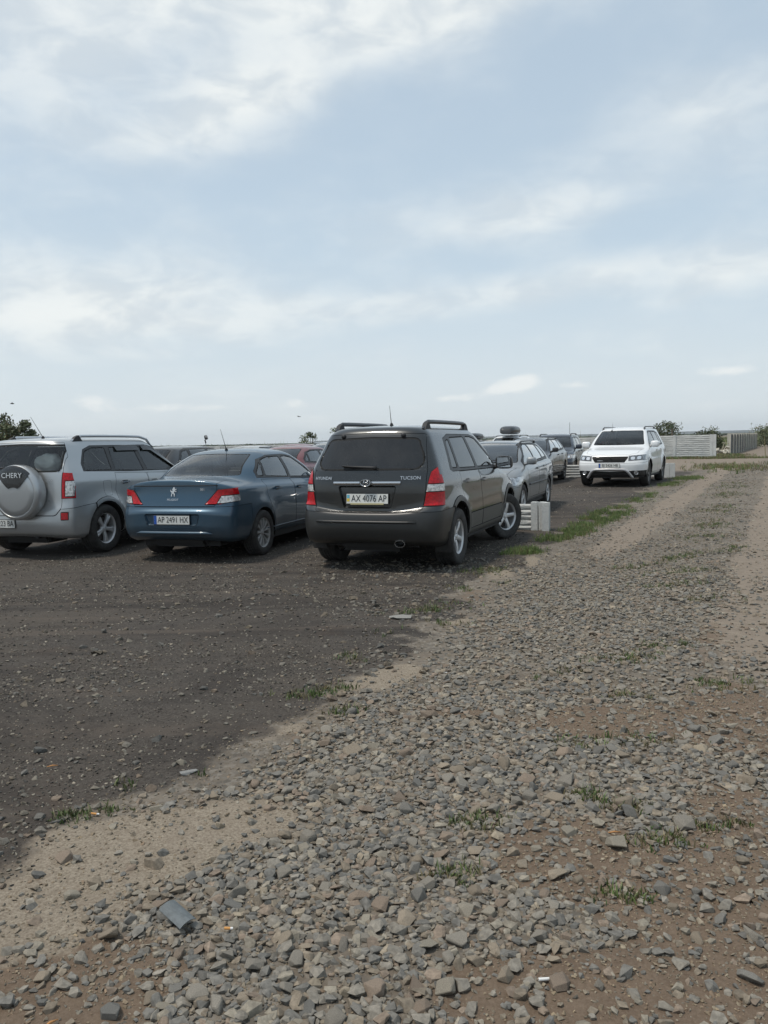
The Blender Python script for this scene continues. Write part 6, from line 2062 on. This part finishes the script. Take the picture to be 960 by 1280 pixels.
o = obj('sheet_offcut', bm, mat('grey sheet', (.105, .12, .125), .6, nscale=40, namp=.18, bump=.3, bscale=200), None, True, 40)
o.location = G(-.68, 2.36, .040); o.rotation_euler = (R(6), R(8), R(-42)); o.scale = (.95, .52, .6)
props(o, 'curved grey sheet offcut lying on the stones near the bottom left', 'offcut')


def butt(x, y, rz, tip, lb, L_=.026, z=.034):
    e = empty('cigarette_butt', G(x, y, z), R(rz)); props(e, lb, 'cigarette butt')
    e.rotation_euler = (0, R(6), R(rz))
    bm = bmesh.new(); tube(bm, [(-L_ / 2, 0, 0), (L_ * .2, 0, 0)], .0042, 10); obj('filter', bm, mat('filter ' + ('tan' if tip else 'white'), (.55, .27, .08) if tip else (.7, .69, .66), .8), e, True, 50)
    bm = bmesh.new(); tube(bm, [(L_ * .2, 0, 0), (L_ * .5, .0008, 0)], [.0041, .0036], 10); obj('paper', bm, mat('cigarette paper', (.72, .71, .68), .8), e, True, 50)


butt(-.505, 2.29, 4, 1, 'orange and white cigarette butt on the stones right of the grey offcut')
butt(.415, 2.055, 12, 0, 'white cigarette butt on bare dirt near the bottom edge', .038, .012)
butt(-1.22, 3.13, -4, 1, 'orange cigarette butt at the edge of the dark gravel on the left', .034, .012)
for x, y, rz, ln, lb in ((-1.60, 3.62, 20, .05, 'short orange splinter of wood on the dark gravel at the left'), (-.90, 1.93, 50, .04, 'short brown splinter of wood on the sand at the bottom left'), (.84, 2.85, 5, .05, 'pale straw lying between the tufts right of centre')):
    bm = bmesh.new(); tube(bm, [(-ln / 2, 0, 0), (0, .002, .002), (ln / 2, -.001, 0)], [.002, .004, .0015], 6)
    o = obj('wood_splinter', bm, mat('orange wood', (.42, .20, .07), .8), None, True); o.location = G(x, y, .016); o.rotation_euler = (0, 0, R(rz)); props(o, lb, 'splinter')


def flatstone(x, y, s, rz, col, label, kk, sz=(1.3, 1.0, .35)):
    V, F = P60[kk % len(P60)]
    me = bpy.data.meshes.new('stone'); me.from_pydata(V.tolist(), [], F.tolist()); me.update()
    a_ = me.color_attributes.new('tint', 'FLOAT_COLOR', 'POINT'); a_.data.foreach_set('color', np.tile(np.append(col, 1), len(V)).astype(np.float32))
    o = link('pale_stone', me, stone_mat); o.location = G(x, y, s * .08); o.scale = (s * sz[0], s * sz[1], s * sz[2]); o.rotation_euler = (0, 0, R(rz))
    props(o, label, 'stone'); return o


flatstone(.12, 6.62, .17, 5, (.24, .235, .215), 'large flat pale stone alone on the dark gravel near the lot edge', 3)
flatstone(-.93, 3.52, .09, 20, (.23, .23, .22), 'grey stone alone at the tip of the sandy patch, left of centre', 6, (1, .9, .6))
flatstone(.37, 5.0, .03, 0, (.6, .6, .58), 'small white pebble at the edge of the stones below the tufts', 9)

# ------------------------------------------------------------------ air
hz = bmesh.new(); box(hz, (0, 0, 34), (12600, 12600, 72))
hm_ = bpy.data.materials.new('haze'); hm_.use_nodes = True; hm_.node_tree.nodes.clear()
ht_ = NT(hm_.node_tree); ho = ht_.node('ShaderNodeOutputMaterial'); hv = ht_.node('ShaderNodeVolumePrincipled')
hv.inputs['Color'].default_value = (.92, .96, 1, 1); hv.inputs['Density'].default_value = .00013; hv.inputs['Anisotropy'].default_value = .2
ht_.link(hv.outputs[0], ho.inputs['Volume'])
ho_ = obj('haze', hz, hm_); props(ho_, 'thin pale air over the plain', kind='stuff')
